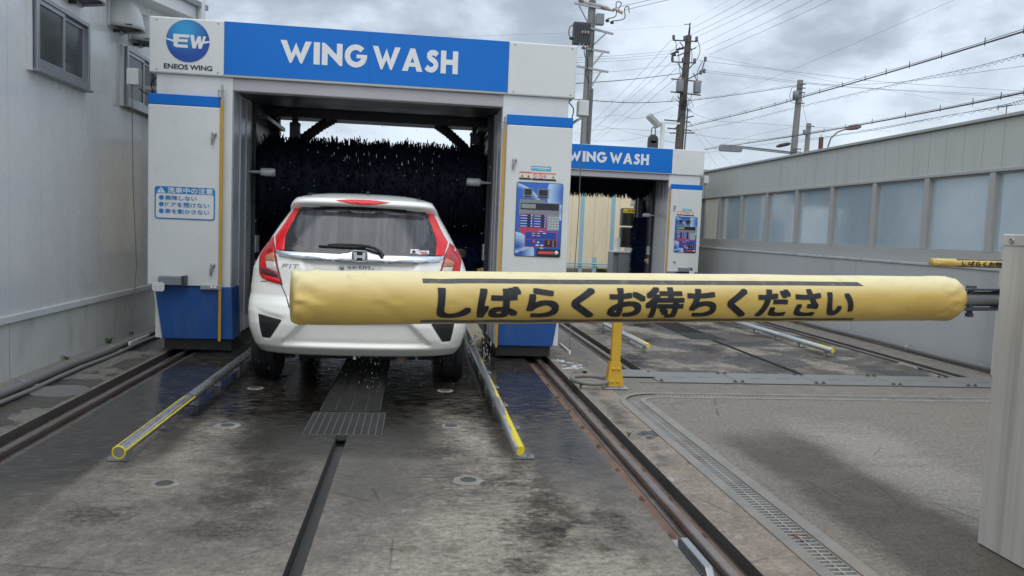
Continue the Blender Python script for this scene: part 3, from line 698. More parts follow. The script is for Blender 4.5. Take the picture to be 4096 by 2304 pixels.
# joints and screws of the header skin
mb = MB()
for xx in (-1.777, .813): mb.box(xx-.0015, xx+.0015, yf-.0215, yf-.0195, 2.55, 3.03)
mb.build('skin_joint', dark_inner, G)
for xx in (-2.36, -1.83, .87, 1.42):
    for zz in (2.575, 3.01):
        mb = MB(); mb.lathe([(.008, 0), (.007, -.003), (.0001, -.004)], (xx, yf-.021, zz), 'Y', 10); mb.build('screw', galv, G)
# round emblem
mb = MB(); fpoly(mb, circ(-2.091, 2.838, .187, 48), yf-.023); em = mb.build('emblem', logo_m, G)
mb = MB(); ye = yf-.026; X = lambda q: -2.091+q; Z = lambda q: 2.838+q
for poly in ([(-.125, .055), (.015, .055), (.01, .028), (-.075, .028), (-.078, .012), (.0, .012), (-.003, -.012), (-.085, -.012), (-.088, -.035), (-.0, -.035), (-.0, -.062), (-.10, -.062), (-.122, -.05)],
             [(.02, .055), (.052, .055), (.062, -.01), (.088, .048), (.112, .048), (.118, -.008), (.132, .048), (.158, .05), (.118, -.062), (.092, -.062), (.088, -.005), (.068, -.062), (.040, -.062)],
             [(-.192, .018), (-.19, .006), (-.12, -.018), (-.11, -.002)], [(.13, .004), (.192, .012), (.192, -.002), (.115, -.022)]):
    fpoly(mb, [(X(a), Z(c)) for a, c in poly], ye-(.0008 if len(poly) == 4 else 0))
mb.build('emblem_letters', letter_white, em)
v, f = text_geo('ENEOS WING', .028); v = fit(v, -2.297, -1.878, 2.584, 2.630); mb = MB(); front(mb, (v, f), yf-.023); mb.build('brand_lettering', letter_black, G)
# recessed lintel under the header
mb = MB(); mb.box(-1.735, .795, yf+.02, yf+.14, 2.43, 2.543); mb.build('lintel', grey_lilac, G, bevel=.008)
# columns
for side, (a, b_) in (('L', (L0, L1)), ('R', (R0, R1))):
    sgn = -1 if side == 'L' else 1
    inn = b_ if side == 'L' else a
    mb = MB()
    if side == 'L': mb.box(a+.055, b_+.06, yf+.012, yf+.85, .14, 2.545)
    else: mb.box(a-.005, b_-.045, yf+.012, yf+.85, .14, 2.545)
    mb.build('column', white_frame, G, bevel=.006)
    mb = MB(); xi = (b_+.0615) if side == 'L' else (a-.0065)      # grey inner lining, runs back along the lane
    mb.box(min(xi, xi-sgn*.004), max(xi, xi-sgn*.004), yf+.03, yf+.84, .16, 2.43)
    for yy in (.30, .56): mb.box(min(xi, xi-sgn*.012), max(xi, xi-sgn*.012), yf+yy, yf+yy+.03, .16, 2.43)
    mb.build('inner_lining', grey_inner, G)
    mb = MB(); d0, d1 = (a, b_-.035) if side == 'L' else (a+.035, b_)
    mb.box(d0, d1, yf-.035, yf+.010, .632, 2.262); dr = mb.build('door', white_panel, G, bevel=.008)
    mb = MB(); mb.box(d0, d1, yf-.034, yf+.010, 2.264, 2.358); mb.build('blue_band', blue_panel, G, bevel=.004)
    # lower skirt, tapering to the ground
    mb = MB()
    if side == 'L': sk = [(L0+.055, .628), (L1+.075, .628), (L1+.095, .135), (L0+.125, .135)]
    else: sk = [(R0+.015, .628), (R1-.035, .628), (R1-.10, .135), (R0+.008, .135)]
    mb.prism(sk, lambda u, v, w: (u, yf+w, v), -.01, .30); mb.build('skirt', blue_dark, G, bevel=.01)
    mb = MB(); x0, x1 = (sk[3][0]-.01, sk[2][0]-.02); mb.box(x0+.02, x1, yf+.02, yf+1.7, .035, .132); mb.build('plinth', black_rub, G)
    mb = MB(); xs_ = L0+.05 if side == 'L' else R1-.05; mb.prism([(xs_, .628), (xs_+sgn*.012, .628), (xs_-sgn*.055, .135), (xs_-sgn*.067, .135)], lambda u, v, w: (u, yf+w, v), .0, .85); mb.build('side_skirt', white_frame, G)
    # lever handles
    for hz in (2.02, .83):
        hx = (d1-.05) if side == 'L' else (d0+.085 if hz > 1 else d0+.14); hz += -.09 if side == 'R' and hz > 1 else 0
        mb = MB(); mb.lathe([(.0001, -.024), (.016, -.024), (.022, -.016), (.022, 0)], (hx, yf-.036, hz), 'Y', 16)
        if hz > 1 or side == 'L': mb.tube([(hx, yf-.055, hz), (hx-.012, yf-.062, hz-.05), (hx-.014, yf-.058, hz-.095)], [.013, .012, .008], 8)
        mb.build('handle', galv, dr)
    # yellow sensor strip with its bracket
    px = (b_-.018) if side == 'L' else (a+.012)
    z1 = 2.335 if side == 'L' else 2.20
    mb = MB(); mb.box(px-.0125, px+.0125, yf-.052, yf-.036, .125, z1); mb.build('yellow_strip', yellow_strip, G, bevel=.003)
    mb = MB(); mb.tube([(px, yf-.044, z1), (px, yf-.044, z1+.13)], .009, 8); mb.box(px-.035, px+.02, yf-.06, yf-.03, z1+.075, z1+.082); mb.box(px-.035, px-.03, yf-.06, yf-.03, z1+.01, z1+.08); mb.build('strip_bracket', galv, G)
    mb = MB(); q0 = (d1-.155) if side == 'L' else (d0-.02); mb.box(q0, q0+.19, yf-.058, yf-.036, .605, .645)
    mb.build('hinge_plate', galv, G, bevel=.003)
    if side == 'L':
        for k in (0, 1):
            mb = MB(); mb.lathe([(.012, 0), (.012, -.01), (.0001, -.012)], (q0+.10+.03*k, yf-.058, .626), 'Y', 10); mb.build('screw', letter_white, G)
    # low grey bump box with its rounded flap
    bx = (-2.30, -2.075) if side == 'L' else (1.05, 1.30)
    mb = MB(); mb.box(bx[0], bx[1], yf-.14, yf-.036, .645, .72); bb = mb.build('bumper_box', tx_grey, G, bevel=.004)
    mb = MB(); mb.box(bx[1]-.022, bx[1]+.003, yf-.145, yf-.03, .638, .728); mb.build('box_end', dark_inner, bb)
    fx = (-2.345, -2.24) if side == 'L' else (1.24, 1.345)
    mb = MB(); mb.prism(rrect(fx[0], fx[1], .585, .665, .02), lambda u, v, w: (u, yf-.155+w, v), 0, .012); mb.build('flap', white_frame, bb, bevel=.003)
    for k in ((.03, .045), (.03, .02), (.07, .045), (.07, .02)):
        mb = MB(); mb.lathe([(.005, 0), (.0001, -.003)], (fx[0]+k[0], yf-.156, .585+k[1]), 'Y', 8); mb.build('rivet', galv, bb)
    # side switch box on an arm with its pull cable and ground sweep bar
    ox = L0 if side == 'L' else R1
    bxx = ox-.20 if side == 'L' else ox+.135
    bz = 2.525 if side == 'L' else 2.49
    mb = MB()
    if side == 'L': mb.box(ox-.12, ox+.06, yf+.19, yf+.205, bz-.105, bz-.07)
    else: mb.prism([(ox-.03, bz-.22), (ox-.03, bz-.185), (bxx+.0, bz-.065), (bxx+.03, bz-.065), (bxx+.03, bz-.10), (bxx, bz-.10)], lambda u, v, w: (u, yf+.19+w, v), 0, .02)
    arm = mb.build('switch_arm', galv, G)
    mb = MB(); mb.box(bxx-.052, bxx+.052, yf+.15, yf+.26, bz-.075, bz+.075); sb = mb.build('switch_box', white_frame, G, bevel=.008)
    cxl = bxx-.02 if side == 'L' else bxx
    zc0 = .10
    mb = MB(); mb.tube([(cxl, yf+.2, bz-.075), (cxl+.01, yf+.21, 1.5), (cxl+(.05 if side == 'L' else -.01), yf+.19, .8), (cxl+(.06 if side == 'L' else -.06), yf+.02, zc0)], .0042, 6); mb.build('pull_cable', line_grey, G)
    mb = MB(); ex = cxl+(.06 if side == 'L' else -.06); mb.box(min(ex-.01, ex+.01), ex+.01, yf-.02, yf+.5, zc0-.035, zc0+.0); mb.build('sweep_bar', white_frame, G, bevel=.004)
    mb = MB(); mb.tube(cat_rom([(ox+sgn*(-.04), yf+.12, 2.54), (ox+sgn*.03, yf+.14, 2.47), (ox+sgn*.02, yf+.16, 2.35), (bxx-sgn*.04, yf+.2, bz-.1)]), .006, 6); mb.build('feed_cable', black_rub, G)

# warning notice on the left door
yn = yf-.037
mb = MB(); mb.prism(rrect(-2.363, -1.838, 1.238, 1.532, .025), lambda u, v, w: (u, yn-w, v), 0, .003); nt = mb.build('warning_notice', sticker_blue, G)
y1 = yn-.0045
mb = MB(); fpoly(mb, rrect(-2.352, -1.849, 1.249, 1.468, .018), y1); mb.build('notice_face', sticker_white, nt)
mb = MB(); fpoly(mb, [(-2.345, 1.474), (-2.270, 1.474), (-2.3075, 1.526)], y1); mb.build('warning_triangle', letter_white, nt)
mb = MB(); fbox(mb, -2.311, -2.304, 1.489, 1.512, y1-.0012); fbox(mb, -2.311, -2.304, 1.479, 1.485, y1-.0012); mb.build('exclamation_mark', sticker_blue, nt)
mb = MB(); bold(mb, '洗車中の注意', .022, -2.252, -1.856, 1.473, 1.527, y1); mb.build('notice_heading', letter_white, nt)
mb = MB()
for i, (s_, x1) in enumerate((('乗降しない', -1.998), ('ドアを開けない', -1.885), ('車を動かさない', -1.885))):
    zc = 1.430-.0605*i
    bold(mb, s_, .022, -2.274, x1, zc-.022, zc+.022, y1-.0012); fpoly(mb, circ(-2.304, zc, .0215), y1-.0012)
mb.build('notice_text', sticker_blue, nt)

# control panel on the right door
yp_ = yf-.036
px0, px1, pz0, pz1 = .942, 1.382, 1.022, 1.722
U = lambda q: px0+(px1-px0)*q; V = lambda q: pz0+(pz1-pz0)*q
mb = MB(); mb.prism(rrect(px0-.006, px1+.006, pz0-.006, pz1+.006, .02), lambda u, v, w: (u, yp_-w, v), 0, .006); cp = mb.build('control_panel', mat('panel_rim', (.03, .08, .10), .4), G)
mb = MB(); fpoly(mb, rrect(px0, px1, pz0, pz1, .016), yp_-.0075); mb.build('panel_art', panel_m, cp)
ya = yp_-.009
def art(name, m, rects, dy=0., polys=()):
    mb = MB()
    for (a, b_, c, d) in rects: fbox(mb, U(a), U(b_), V(c), V(d), ya-dy)
    for p in polys: fpoly(mb, [(U(a), V(b_)) for a, b_ in p], ya-dy)
    mb.build(name, m, cp)
pg = mat('panel_grey', (.22, .25, .28), .5); pdk = mat('panel_dark', (.018, .02, .028), .25); pgr = mat('panel_key_grey', (.30, .36, .36), .5); pred = mat('panel_red', (.50, .05, .10), .45); pblue = mat('panel_blue', (.012, .06, .34), .45); pink = mat('panel_pink', (.62, .40, .38), .5)
art('backing', pg, [], 0, [[(.055, .06), (.055, .77), (.60, .77), (.63, .735), (.95, .735), (.95, .06)][::-1]][:0] or [[(.06, .55), (.06, .77), (.62, .77), (.65, .735), (.95, .735), (.95, .55)]])
art('key_field', pgr, [(.69, .95, .36, .57)])
art('screen_surround', pg, [(.13, .34, .79, .925), (.445, .70, .79, .925)])
art('screen', pdk, [(.16, .315, .835, .912), (.475, .67, .83, .912), (.16, .315, .80, .82), (.475, .67, .80, .82), (.09, .93, .635, .725)], .0015)
art('readout', mat('readout', (.25, .30, .27), .4), [(.105, .42, .652, .712)], .003)
art('menu_red', pred, [(.07, .68, .35, .585)], 0, [[(.07, .35), (.68, .35), (.68, .40), (.07, .40)], [(.20, .28), (.07, .36), (.5, .36)]])
art('menu_blue', pblue, [(.08, .375, .39, .565), (.385, .665, .39, .565), (.22, .905, .235, .33), (.22, .64, .135, .225)], .0015)
art('menu_frame', pred, [(.205, .92, .125, .338)], .0005)
art('keys_black', pdk, [(.245, .32, .40+.036*k, .426+.036*k) for k in range(5)]+[(.545, .62, .40+.036*k, .426+.036*k) for k in range(5)], .003)
art('menu_black', pdk, [(.645, .905, .135, .225)], .003)
art('corner_black', pdk, [(.48, 1.0, .0, .10)], .003)
art('menu_lines', sticker_white, [(.095, .24, .402+.036*k, .411+.036*k) for k in range(5)], .0045)
art('menu_lines', sticker_white, [(.40, .54, .402+.036*k, .411+.036*k) for k in range(5)], .0045)
art('menu_numbers', sticker_white, [(.325, .35, .40+.036*k, .42+.036*k) for k in range(5)]+[(.63, .65, .40+.036*k, .42+.036*k) for k in range(5)], .0045)
art('keypad', sticker_white, [(.72+.065*i, .755+.065*i, .385+.036*k, .398+.036*k) for i in range(4) for k in range(5)], .0045)
art('lower_keys', sticker_white, [(.60, .67, .31, .322), (.45, .52, .142, .16), (.55, .62, .142, .16), (.48, .53, .18, .20)], .0045)
art('keys_pink', pink, [(.36, .43, .305, .318), (.47, .54, .308, .32), (.36, .43, .275, .288), (.47, .54, .275, .288), (.72, .76, .20, .21), (.82, .86, .20, .21), (.72, .76, .17, .18), (.82, .86, .17, .18), (.82, .86, .143, .153)], .0045)
art('keys_red', red_st, [(.38, .44, .185, .215), (.56, .86, .032, .072)], .0045, [[(.50, .032), (.56, .032), (.56, .072), (.53, .072)]])
mb = MB(); mb.lathe([(.0001, -.016), (.017, -.014), (.020, -.004), (.020, 0)], (U(.92), yp_-.012, V(.053)), 'Y', 18); mb.build('push_button', sticker_white, cp)
mb = MB(); mb.lathe([(.0001, -.006), (.006, -.006), (.012, -.009), (.014, 0)], (U(.125), yp_-.008, V(.065)), 'Y', 14); mb.build('key_lock', galv, cp)
# stickers over the panel
mb = MB(); fbox(mb, 1.068, 1.262, 1.842, 1.884, yp_-.002); s1 = mb.build('blue_sticker', cyan_st, G)
mb = MB(); fbox(mb, 1.10, 1.248, 1.862, 1.872, yp_-.003); fbox(mb, 1.135, 1.215, 1.852, 1.856, yp_-.003); fpoly(mb, circ(1.082, 1.865, .009), yp_-.003); mb.build('sticker_marks', sticker_white, s1)
mb = MB(); fbox(mb, .957, 1.345, 1.748, 1.822, yp_-.002); s2 = mb.build('warning_sticker', sticker_white, G)
mb = MB(); fbox(mb, .957, 1.076, 1.812, 1.824, yp_-.003); mb.build('red_bar', red_st, s2)
mb = MB(); fbox(mb, 1.080, 1.313, 1.810, 1.822, yp_-.003); mb.build('orange_bar', orange_st, s2)
mb = MB(); fbox(mb, .957, 1.074, 1.750, 1.768, yp_-.003); fbox(mb, 1.080, 1.313, 1.748, 1.766, yp_-.003); mb.build('black_bar', pdk, s2)
mb = MB(); 
for xx in (.985, 1.045, 1.285): fpoly(mb, [(xx-.018, 1.773), (xx+.018, 1.773), (xx, 1.805)], yp_-.003)
mb.build('yellow_triangles', yel_st, s2)
mb = MB()
for xx in (.985, 1.045, 1.285): fpoly(mb, [(xx-.008, 1.777), (xx+.008, 1.777), (xx, 1.795)], yp_-.004)
mb.build('triangle_marks', pdk, s2)
mb = MB()
for xx, r in ((1.107, .017), (1.165, .018), (1.205, .011)):
    v, f = stroke([(xx+r*cos(2*pi*i/20), 1.788+r*sin(2*pi*i/20)) for i in range(21)], .005); front(mb, (v, f), yp_-.003); v, f = stroke([(xx-r*.7, 1.788+r*.7), (xx+r*.7, 1.788-r*.7)], .004); front(mb, (v, f), yp_-.003)
mb.build('forbidden_rings', red_st, s2)

# roof frame, rear frame and dark lining
mb = MB(); mb.box(-2.36, 1.41, yf+.56, yf+1.95, 2.60, 2.98); mb.build('roof_box', white_frame, G)
mb = MB()
mb.box(-1.735, .795, yf+.15, yf+.60, 2.44, 2.60); mb.box(-1.70, .76, yf+.62, yf+.95, 2.45, 2.60); mb.box(-1.70, .76, yf+1.62, yf+1.95, 2.43, 2.60); mb.box(-1.70, .76, yf+.95, yf+1.62, 2.52, 2.60)
mb.build('ceiling', dark_inner, G)
mb = MB()
for a, b_ in ((-1.45, -1.30), (.36, .51)): mb.prism([(a-.20, 2.49), (a, 2.535), (b_, 2.535), (b_+.20, 2.49)], lambda u, v, w: (u, yf+.144+w, v), 0, .004)
mb.build('light_bracket', grey_inner, G)
for side, xi in (('L', -1.70), ('R', .76)):
    mb = MB(); s_ = -1 if side == 'L' else 1
    mb.box(min(xi, xi+s_*.55), max(xi, xi+s_*.55), yf+.86, yf+2.0, .12, 2.60); mb.build('rear_housing', dark_inner, G)
    mb = MB(); mb.box(min(xi-s_*.03, xi), max(xi-s_*.03, xi), yf+.90, yf+.98, .3, 2.45); mb.box(min(xi-s_*.09, xi), max(xi-s_*.09, xi), yf+1.9, yf+1.98, .3, 2.43); mb.box(min(xi-s_*.14, xi-s_*.04), max(xi-s_*.14, xi-s_*.04), yf+.9, yf+1.98, 2.30, 2.34); mb.build('guide_frame', dark_inner, G)
    # valve box and yellow fitting low on the inner face
    q = xi+s_*-.045
    mb = MB(); mb.box(min(q, xi), max(q, xi), yf+.90, yf+1.06, .92, 1.10); mb.box(min(q-s_*.01, xi), max(q-s_*.01, xi), yf+.92, yf+1.02, .74, .84); mb.build('valve_box', grey_inner, G, bevel=.004)
    mb = MB(); mb.lathe([(.03, -.03), (.035, 0), (.02, .04)], (q-s_*.02, yf+.97, .80), 'X', 10); mb.build('valve', yellow_strip, G)
    # side dryer nozzle, horizontal
    ex = xi
    hs = -s_
    mb = MB(); mb.lathe([(.008, 0), (.018, hs*.10), (.028, hs*.11), (.040, hs*.115), (.043, hs*.13), (.043, hs*.24), (.035, hs*.26)], (ex, yf+.72, 1.745), 'X', 16); mb.build('spray_nozzle', grey_inner, G)
# drag chains that carry the hoses to the top brush
for pts in ([(-.96, yf+1.72, 2.46), (-1.12, yf+1.72, 2.36), (-1.33, yf+1.72, 2.19), (-1.42, yf+1.70, 2.08)], [(.19, yf+1.72, 2.45), (.33, yf+1.72, 2.36), (.50, yf+1.72, 2.22), (.60, yf+1.70, 2.10)]):
    mb = MB(); P = [Vector(p) for p in pts]; fine = []
    for i in range(len(P)-1):
        for k in range(10): fine.append(P[i].lerp(P[i+1], k/10))
    fine.append(P[-1]); mb.tube(fine, [.052+(.010 if i % 2 else 0) for i in range(len(fine))], 8); mb.build('hose_chain', black_rub, G)
for xx in (-1.36, .62):
    mb = MB(); mb.box(xx-.05, xx+.05, yf+1.35, yf+1.45, 1.7, 2.34); mb.lathe([(.06, 0), (.06, .03), (.035, .04), (.035, .1)], (xx, yf+1.4, 2.30), 'Z', 12); mb.build('brush_arm', dark_inner, G)

# brushes ---------------------------------------------------------------
def bristles(name, m, axis, c, a0, a1, r0, r1, n, w, seed, core, par, skip=None, rmod=None):
    rr = random.Random(seed); mb = MB()
    for i in range(n):
        t_ = rr.uniform(0, 2*pi); h = rr.uniform(a0, a1); L = r1*(rr.uniform(.80, 1.0)+(.09*max(0, sin(h*23+sin(h*61)))*rr.random()))*(rmod(h) if rmod else 1); tw = rr.gauss(0, .16); hh = rr.gauss(0, .035)
        p = []
        for q, (rad, ww, tt, dh) in enumerate(((r0, w*.6, 0, 0), ((r0+L)/2, w, tw*.5, hh*.5), (L, w*.8, tw, hh))):
            for s_ in (-1, 1):
                an = t_+tt; px_, py_ = rad*cos(an), rad*sin(an); hz = h+dh+s_*ww/2
                ddx, ddy = -sin(an)*s_*ww*.3, cos(an)*s_*ww*.3
                p.append((c[0]+hz, c[1]+px_+ddx, c[2]+py_+ddy) if axis == 'X' else (c[0]+px_+ddx, c[1]+py_+ddy, c[2]+hz))
        mb.add(p, [(0, 1, 3, 2), (2, 3, 5, 4)])
    mb.norecalc = True
    b_ = mb.build(name, m, par)
    mb = MB(); K = 40
    mb.lathe([(.0001, a0)]+[(core*(1+.03*sin(k*2.3))*(rmod(a0+(a1-a0)*k/K) if rmod else 1), a0+(a1-a0)*k/K) for k in range(K+1)]+[(.0001, a1)], c, axis, 28); mb.build('brush_core', m, b_)
    return b_
top = bristles('top_brush', bristle_black, 'X', (GX, yf+1.15, 1.685), -1.16, 1.16, .30, .50, 9000, .011, 3, .41, G)
for s_ in (-1, 1):
    bristles('side_brush', bristle_navy if s_ > 0 else bristle_black, 'Z', (GX+s_*1.06, yf+1.62, 0), .22, 2.10, .25, .42, 6500, .011, 5+s_, .345, G, rmod=lambda h: 1 if h < 1.6 else 1-.45*(h-1.6)/.5)
# whole far gantry: a copy standing in the next lane
G2 = copy_tree(G); G2.location = (GX+4.125, GY+7.40, -.07)
G2['label'] = 'far wash gantry with the small control panel beside the windowed building'
for c in kids(G2):
    if c.name.startswith('top_brush'): c.location.z += .90
    if c.name.startswith('side_brush') and sum(v.co.x for v in c.data.vertices) > 0: c.location.x += .36
# things standing on the far gantry roof
fx = G2.location.x-GX; fy = G2.location.y-GY
fl = thing('flood_lamp', 'grey floodlight on a bracket post above the far gantry sign', 'floodlight', (4.87, 15.3, 2.97))
mb = MB(); mb.tube([(4.87, 15.3, 2.9), (4.87, 15.3, 3.55)], .045, 8); mb.box(4.83, 5.22, 15.27, 15.33, 3.53, 3.56); mb.build('post', white_frame, fl)
mb = MB(); M_ = Matrix.Translation((4.66, 15.25, 3.56)) @ Matrix.Rotation(radians(42), 4, 'Y'); mb.box(-.16, .16, -.10, .10, -.05, .05, M_); mb.build('lamp_head', galv, fl, bevel=.02)
mb = MB(); mb.tube([(4.73, 15.28, 3.49), (4.80, 15.29, 3.50), (4.87, 15.3, 3.50)], .025, 8); mb.build('yoke', galv, fl)
vt = thing('roof_hose_reel', 'dark rounded reel with a loop handle on the far gantry roof', 'hose reel', (4.62, 15.1, 2.97))
mb = MB(); mb.lathe([(.0001, -.05), (.09, -.05), (.10, -.03), (.10, .03), (.09, .05), (.0001, .05)], (4.62, 15.1, 3.17), 'Y', 18); mb.box(4.52, 4.72, 15.05, 15.15, 2.95, 3.15); mb.build('reel', line_dark, vt, bevel=.01)
mb = MB(); mb.tube([(4.58, 15.1, 3.25)]+[(4.62-.04*cos(pi*i/8), 15.1, 3.36+.05*sin(pi*i/8)) for i in range(9)]+[(4.66, 15.1, 3.25)], .012, 6); mb.build('loop_handle', line_grey, vt)

# ================================================================== WHITE HATCHBACK
CX = -0.42
def lerpT(T, z):
    if z <= T[0][0]: return T[0][1]
    for (a, p), (b_, q) in zip(T, T[1:]):
        if z <= b_:
            k = (z-a)/(b_-a); return p+(q-p)*k
    return T[-1][1]
YC = [(.20, 5.93), (.27, 5.87), (.33, 5.80), (.40, 5.775), (.50, 5.765), (.58, 5.775), (.64, 5.805), (.70, 5.865), (.80, 5.885), (.92, 5.90), (.97, 5.915), (1.0, 5.915), (1.04, 5.935), (1.1, 5.97), (1.2, 6.03), (1.3, 6.10), (1.37, 6.155), (1.395, 6.12), (1.41, 6.085), (1.435, 6.085), (1.455, 6.12)]
HW = [(.2, .74), (.27, .775), (.33, .80), (.45, .835), (.6, .848), (.75, .847), (.9, .835), (1.0, .80), (1.05, .775), (1.1, .745), (1.15, .72), (1.25, .665), (1.35, .605), (1.4, .575), (1.455, .54)]
DD = [(.2, .35), (.5, .33), (.9, .34), (1.1, .42), (1.35, .40), (1.38, .2), (1.46, .25)]
YF = [(.2, 9.55), (.3, 9.65), (.5, 9.72), (.7, 9.68), (.85, 9.5), (.93, 9.2), (1.0, 8.75), (1.1, 8.5), (1.2, 8.2), (1.3, 7.9), (1.4, 7.55), (1.455, 7.3)]
def sm(a, b_, x):
    k = min(max((x-a)/(b_-a), 0), 1); return k*k*(3-2*k)
def corner(t, n=3.2): return 1-(max(0., 1-abs(t)**n))**(1/n)
def feat(x, z):
    """pressed features of the tail: number-plate recess, lower bumper recess, shoulder over the bumper"""
    ax = abs(x); d = 0
    e = .33+(z-.76)*.42                                     # plate recess widens upward
    d += .030*(1-sm(e-.03, e+.03, ax))*sm(.70, .76, z)*(1-sm(.955, .985, z))
    e = .40+(.51-z)*.95                                      # trapezoid in the lower bumper
    d += .040*(1-sm(e-.016, e+.016, ax))*sm(.345, .368, z)*(1-sm(.50, .56, z))
    vl = .53-(z-.39)*.07 if False else (.545 if z > .53 else .545+(.53-z)*.62); vr = .70+(z-.39)*.21
    vc = sm(vl-.03, vl+.03, ax)*(1-sm(vr-.03, vr+.03, ax))*sm(.378, .396, z)*(1-sm(.545+.25*(ax-.55), .565+.25*(ax-.55), z))
    d += .012*vc
    return d
def YR(x, z, f=True):
    h = lerpT(HW, z); q = min(abs(x)/h, 1.)
    return lerpT(YC, z)+.05*q*q+lerpT(DD, z)*corner(q)+(feat(x, z) if f else 0)
def inpoly(x, y, P):
    c = False; j = len(P)-1
    for i in range(len(P)):
        (xi, yi), (xj, yj) = P[i], P[j]
        if (yi > y) != (yj > y) and x < (xj-xi)*(y-yi)/(yj-yi)+xi: c = not c
        j = i
    return c
GLASS = [(-.53, 1.368), (-.25, 1.390), (0, 1.394), (.25, 1.390), (.53, 1.368), (.578, 1.25), (.610, 1.15), (.605, 1.022), (-.605, 1.022), (-.610, 1.15), (-.578, 1.25)]
car = thing('white_car', 'white wet hatchback with red tail lamps standing inside the near wash gantry', 'car', (CX, 5.8, 0))
zs = [.265+.0125*i for i in range(96)]; zs = [z for z in zs if z < 1.445]+[1.455]
NR, NS, NF = 121, 74, 22
rings = []
for z in zs:
    h = lerpT(HW, z); ring = []
    yend = lerpT(YC, z)+.05+lerpT(DD, z); yf_ = lerpT(YF, z); df = .45 if z < .95 else .55
    qs = [sin(pi/2*(-1+2*i/(NR-1))) for i in range(NR)]; qs = [q*(.55+.45*abs(q)) if False else q for q in qs]
    for q in qs: x = q*h; ring.append((x, YR(x, z)))
    y0, y1_ = yend, yf_-df
    for i in range(1, NS+1): ring.append((h*(1-.06*sm(.75, 1, i/NS)), y0+(y1_-y0)*i/NS))
    hf = h*.94
    for i in range(1, NF): q = cos(pi*i/NF); ring.append((hf*q, y1_+df*(1-.12*q*q)-df*.88*corner(q, 2.6)))
    for i in range(NS, 0, -1): ring.append((-h*(1-.06*sm(.75, 1, i/NS)), y0+(y1_-y0)*i/NS))
    rings.append([(CX+a, b_, z) for a, b_ in ring])
n = len(rings[0]); body = MB(); V_ = [p for r in rings for p in r]; fs = []
axR, axF = 6.39, 8.92
for i in range(len(zs)-1):
    zc = (zs[i]+zs[i+1])/2
    for k in range(n):
        k2 = (k+1) % n; a = rings[i][k]; b_ = rings[i][k2]; xc = (a[0]+b_[0])/2-CX; yc = (a[1]+b_[1])/2
        if k < NR-1 and inpoly(xc, zc, GLASS): continue
        side = NR-1 <= k < NR+NS-1 or k >= NR+NS+NF-2
        if side and any((yc-ax)**2+(zc-.30)**2 < .335**2 for ax in (axR, axF)): continue
        if NR+NS-1 <= k < NR+NS+NF-2 and 1.02 < zc < 1.43 and abs(xc) < .82*lerpT(HW, zc): continue
        fs.append((i*n+k, i*n+k2, (i+1)*n+k2, (i+1)*n+k))
body.add(V_, fs, True)
# roof dome and underside
top = rings[-1]; cxx, cyy = CX, 6.85; prev = None; o = []; L = [1, .985, .96, .92, .86, .76, .6, .4, .2]
for s_ in L:
    o.append([(cxx+(p[0]-cxx)*s_, cyy+(p[1]-cyy)*s_, 1.455+.062*(1-s_**3.2)) for p in top])
vs = [p for r in o for p in r]+[(cxx, cyy, 1.518)]; fs = []
for i in range(len(L)-1):
    for k in range(n): fs.append((i*n+k, i*n+(k+1) % n, (i+1)*n+(k+1) % n, (i+1)*n+k))
for k in range(n): fs.append(((len(L)-1)*n+k, (len(L)-1)*n+(k+1) % n, len(L)*n))
body.add(vs, fs, True); body.add([(p[0], p[1], .265) for p in rings[0]], [tuple(range(n))[::-1]])
body.weld = .0006; body.rearward = True; bo = body.build('body', car_white, car)
# patches that follow the tail surface --------------------------------------
def patch(name, poly, m, off=.006, par=None, step=.022, mirror=False, f=True, smooth=True, thick=.008, label=None, edge=.72):
    res = []
    for sgn in ((1, -1) if mirror else (1,)):
        bm = bmesh.new(); pp = [(x*sgn, z) for x, z in poly]
        bm.faces.new([bm.verts.new((x, 0, z)) for x, z in pp]); bmesh.ops.triangulate(bm, faces=bm.faces[:])
        for ax in (0, 2):
            lo = min(p[0 if ax == 0 else 1] for p in pp); hi = max(p[0 if ax == 0 else 1] for p in pp); c = math.ceil(lo/step)*step
            while c < hi:
                co = [0, 0, 0]; co[ax] = c; no = [0, 0, 0]; no[ax] = 1
                bmesh.ops.bisect_plane(bm, geom=bm.verts[:]+bm.edges[:]+bm.faces[:], plane_co=co, plane_no=no, dist=1e-5); c += step
        bmesh.ops.remove_doubles(bm, verts=bm.verts[:], dist=1e-5)
        bnd = {v for e in bm.edges if e.is_boundary for v in e.verts}; bm.verts.index_update()
        base = [(v.co.x, v.co.z) for v in bm.verts]; F = [[v.index for v in fc.verts] for fc in bm.faces]; E_ = [tuple(v.index for v in e.verts) for e in bm.edges if e.is_boundary]
        isb = {v.index for v in bnd}; bm.free()
        mb = MB(); N_ = len(base)
        def pos(i, d): x, z = base[i]; return (CX+x, YR(x, z, f)-d, z)
        vs = [pos(i, off if i not in isb else off*edge) for i in range(N_)]+[pos(i, off-thick) for i in range(N_)]
        mb.add(vs, F, smooth); mb.add([vs[i] for e in E_ for i in e]+[vs[N_+i] for e in E_ for i in e], [(2*k, 2*k+1, 2*len(E_)+2*k+1, 2*len(E_)+2*k) for k in range(len(E_))])
        res.append(mb.build(name, m, par or car, label=label))
    return res
rear_glass = glass_mat('rear_glass', (.42, .43, .45), .04, (.25, .245, .275), .20)
wind_glass = glass_mat('wind_glass', (.85, .9, .88), .02)
grown = [(-.55, 1.366), (-.25, 1.391), (0, 1.397), (.25, 1.391), (.55, 1.366), (.595, 1.25), (.625, 1.15), (.622, 1.012), (-.622, 1.012), (-.625, 1.15), (-.595, 1.25)]
rg = patch('rear_window', grown, rear_glass, .004, thick=.004, f=False)[0]
rg.data.materials[0] = rear_glass
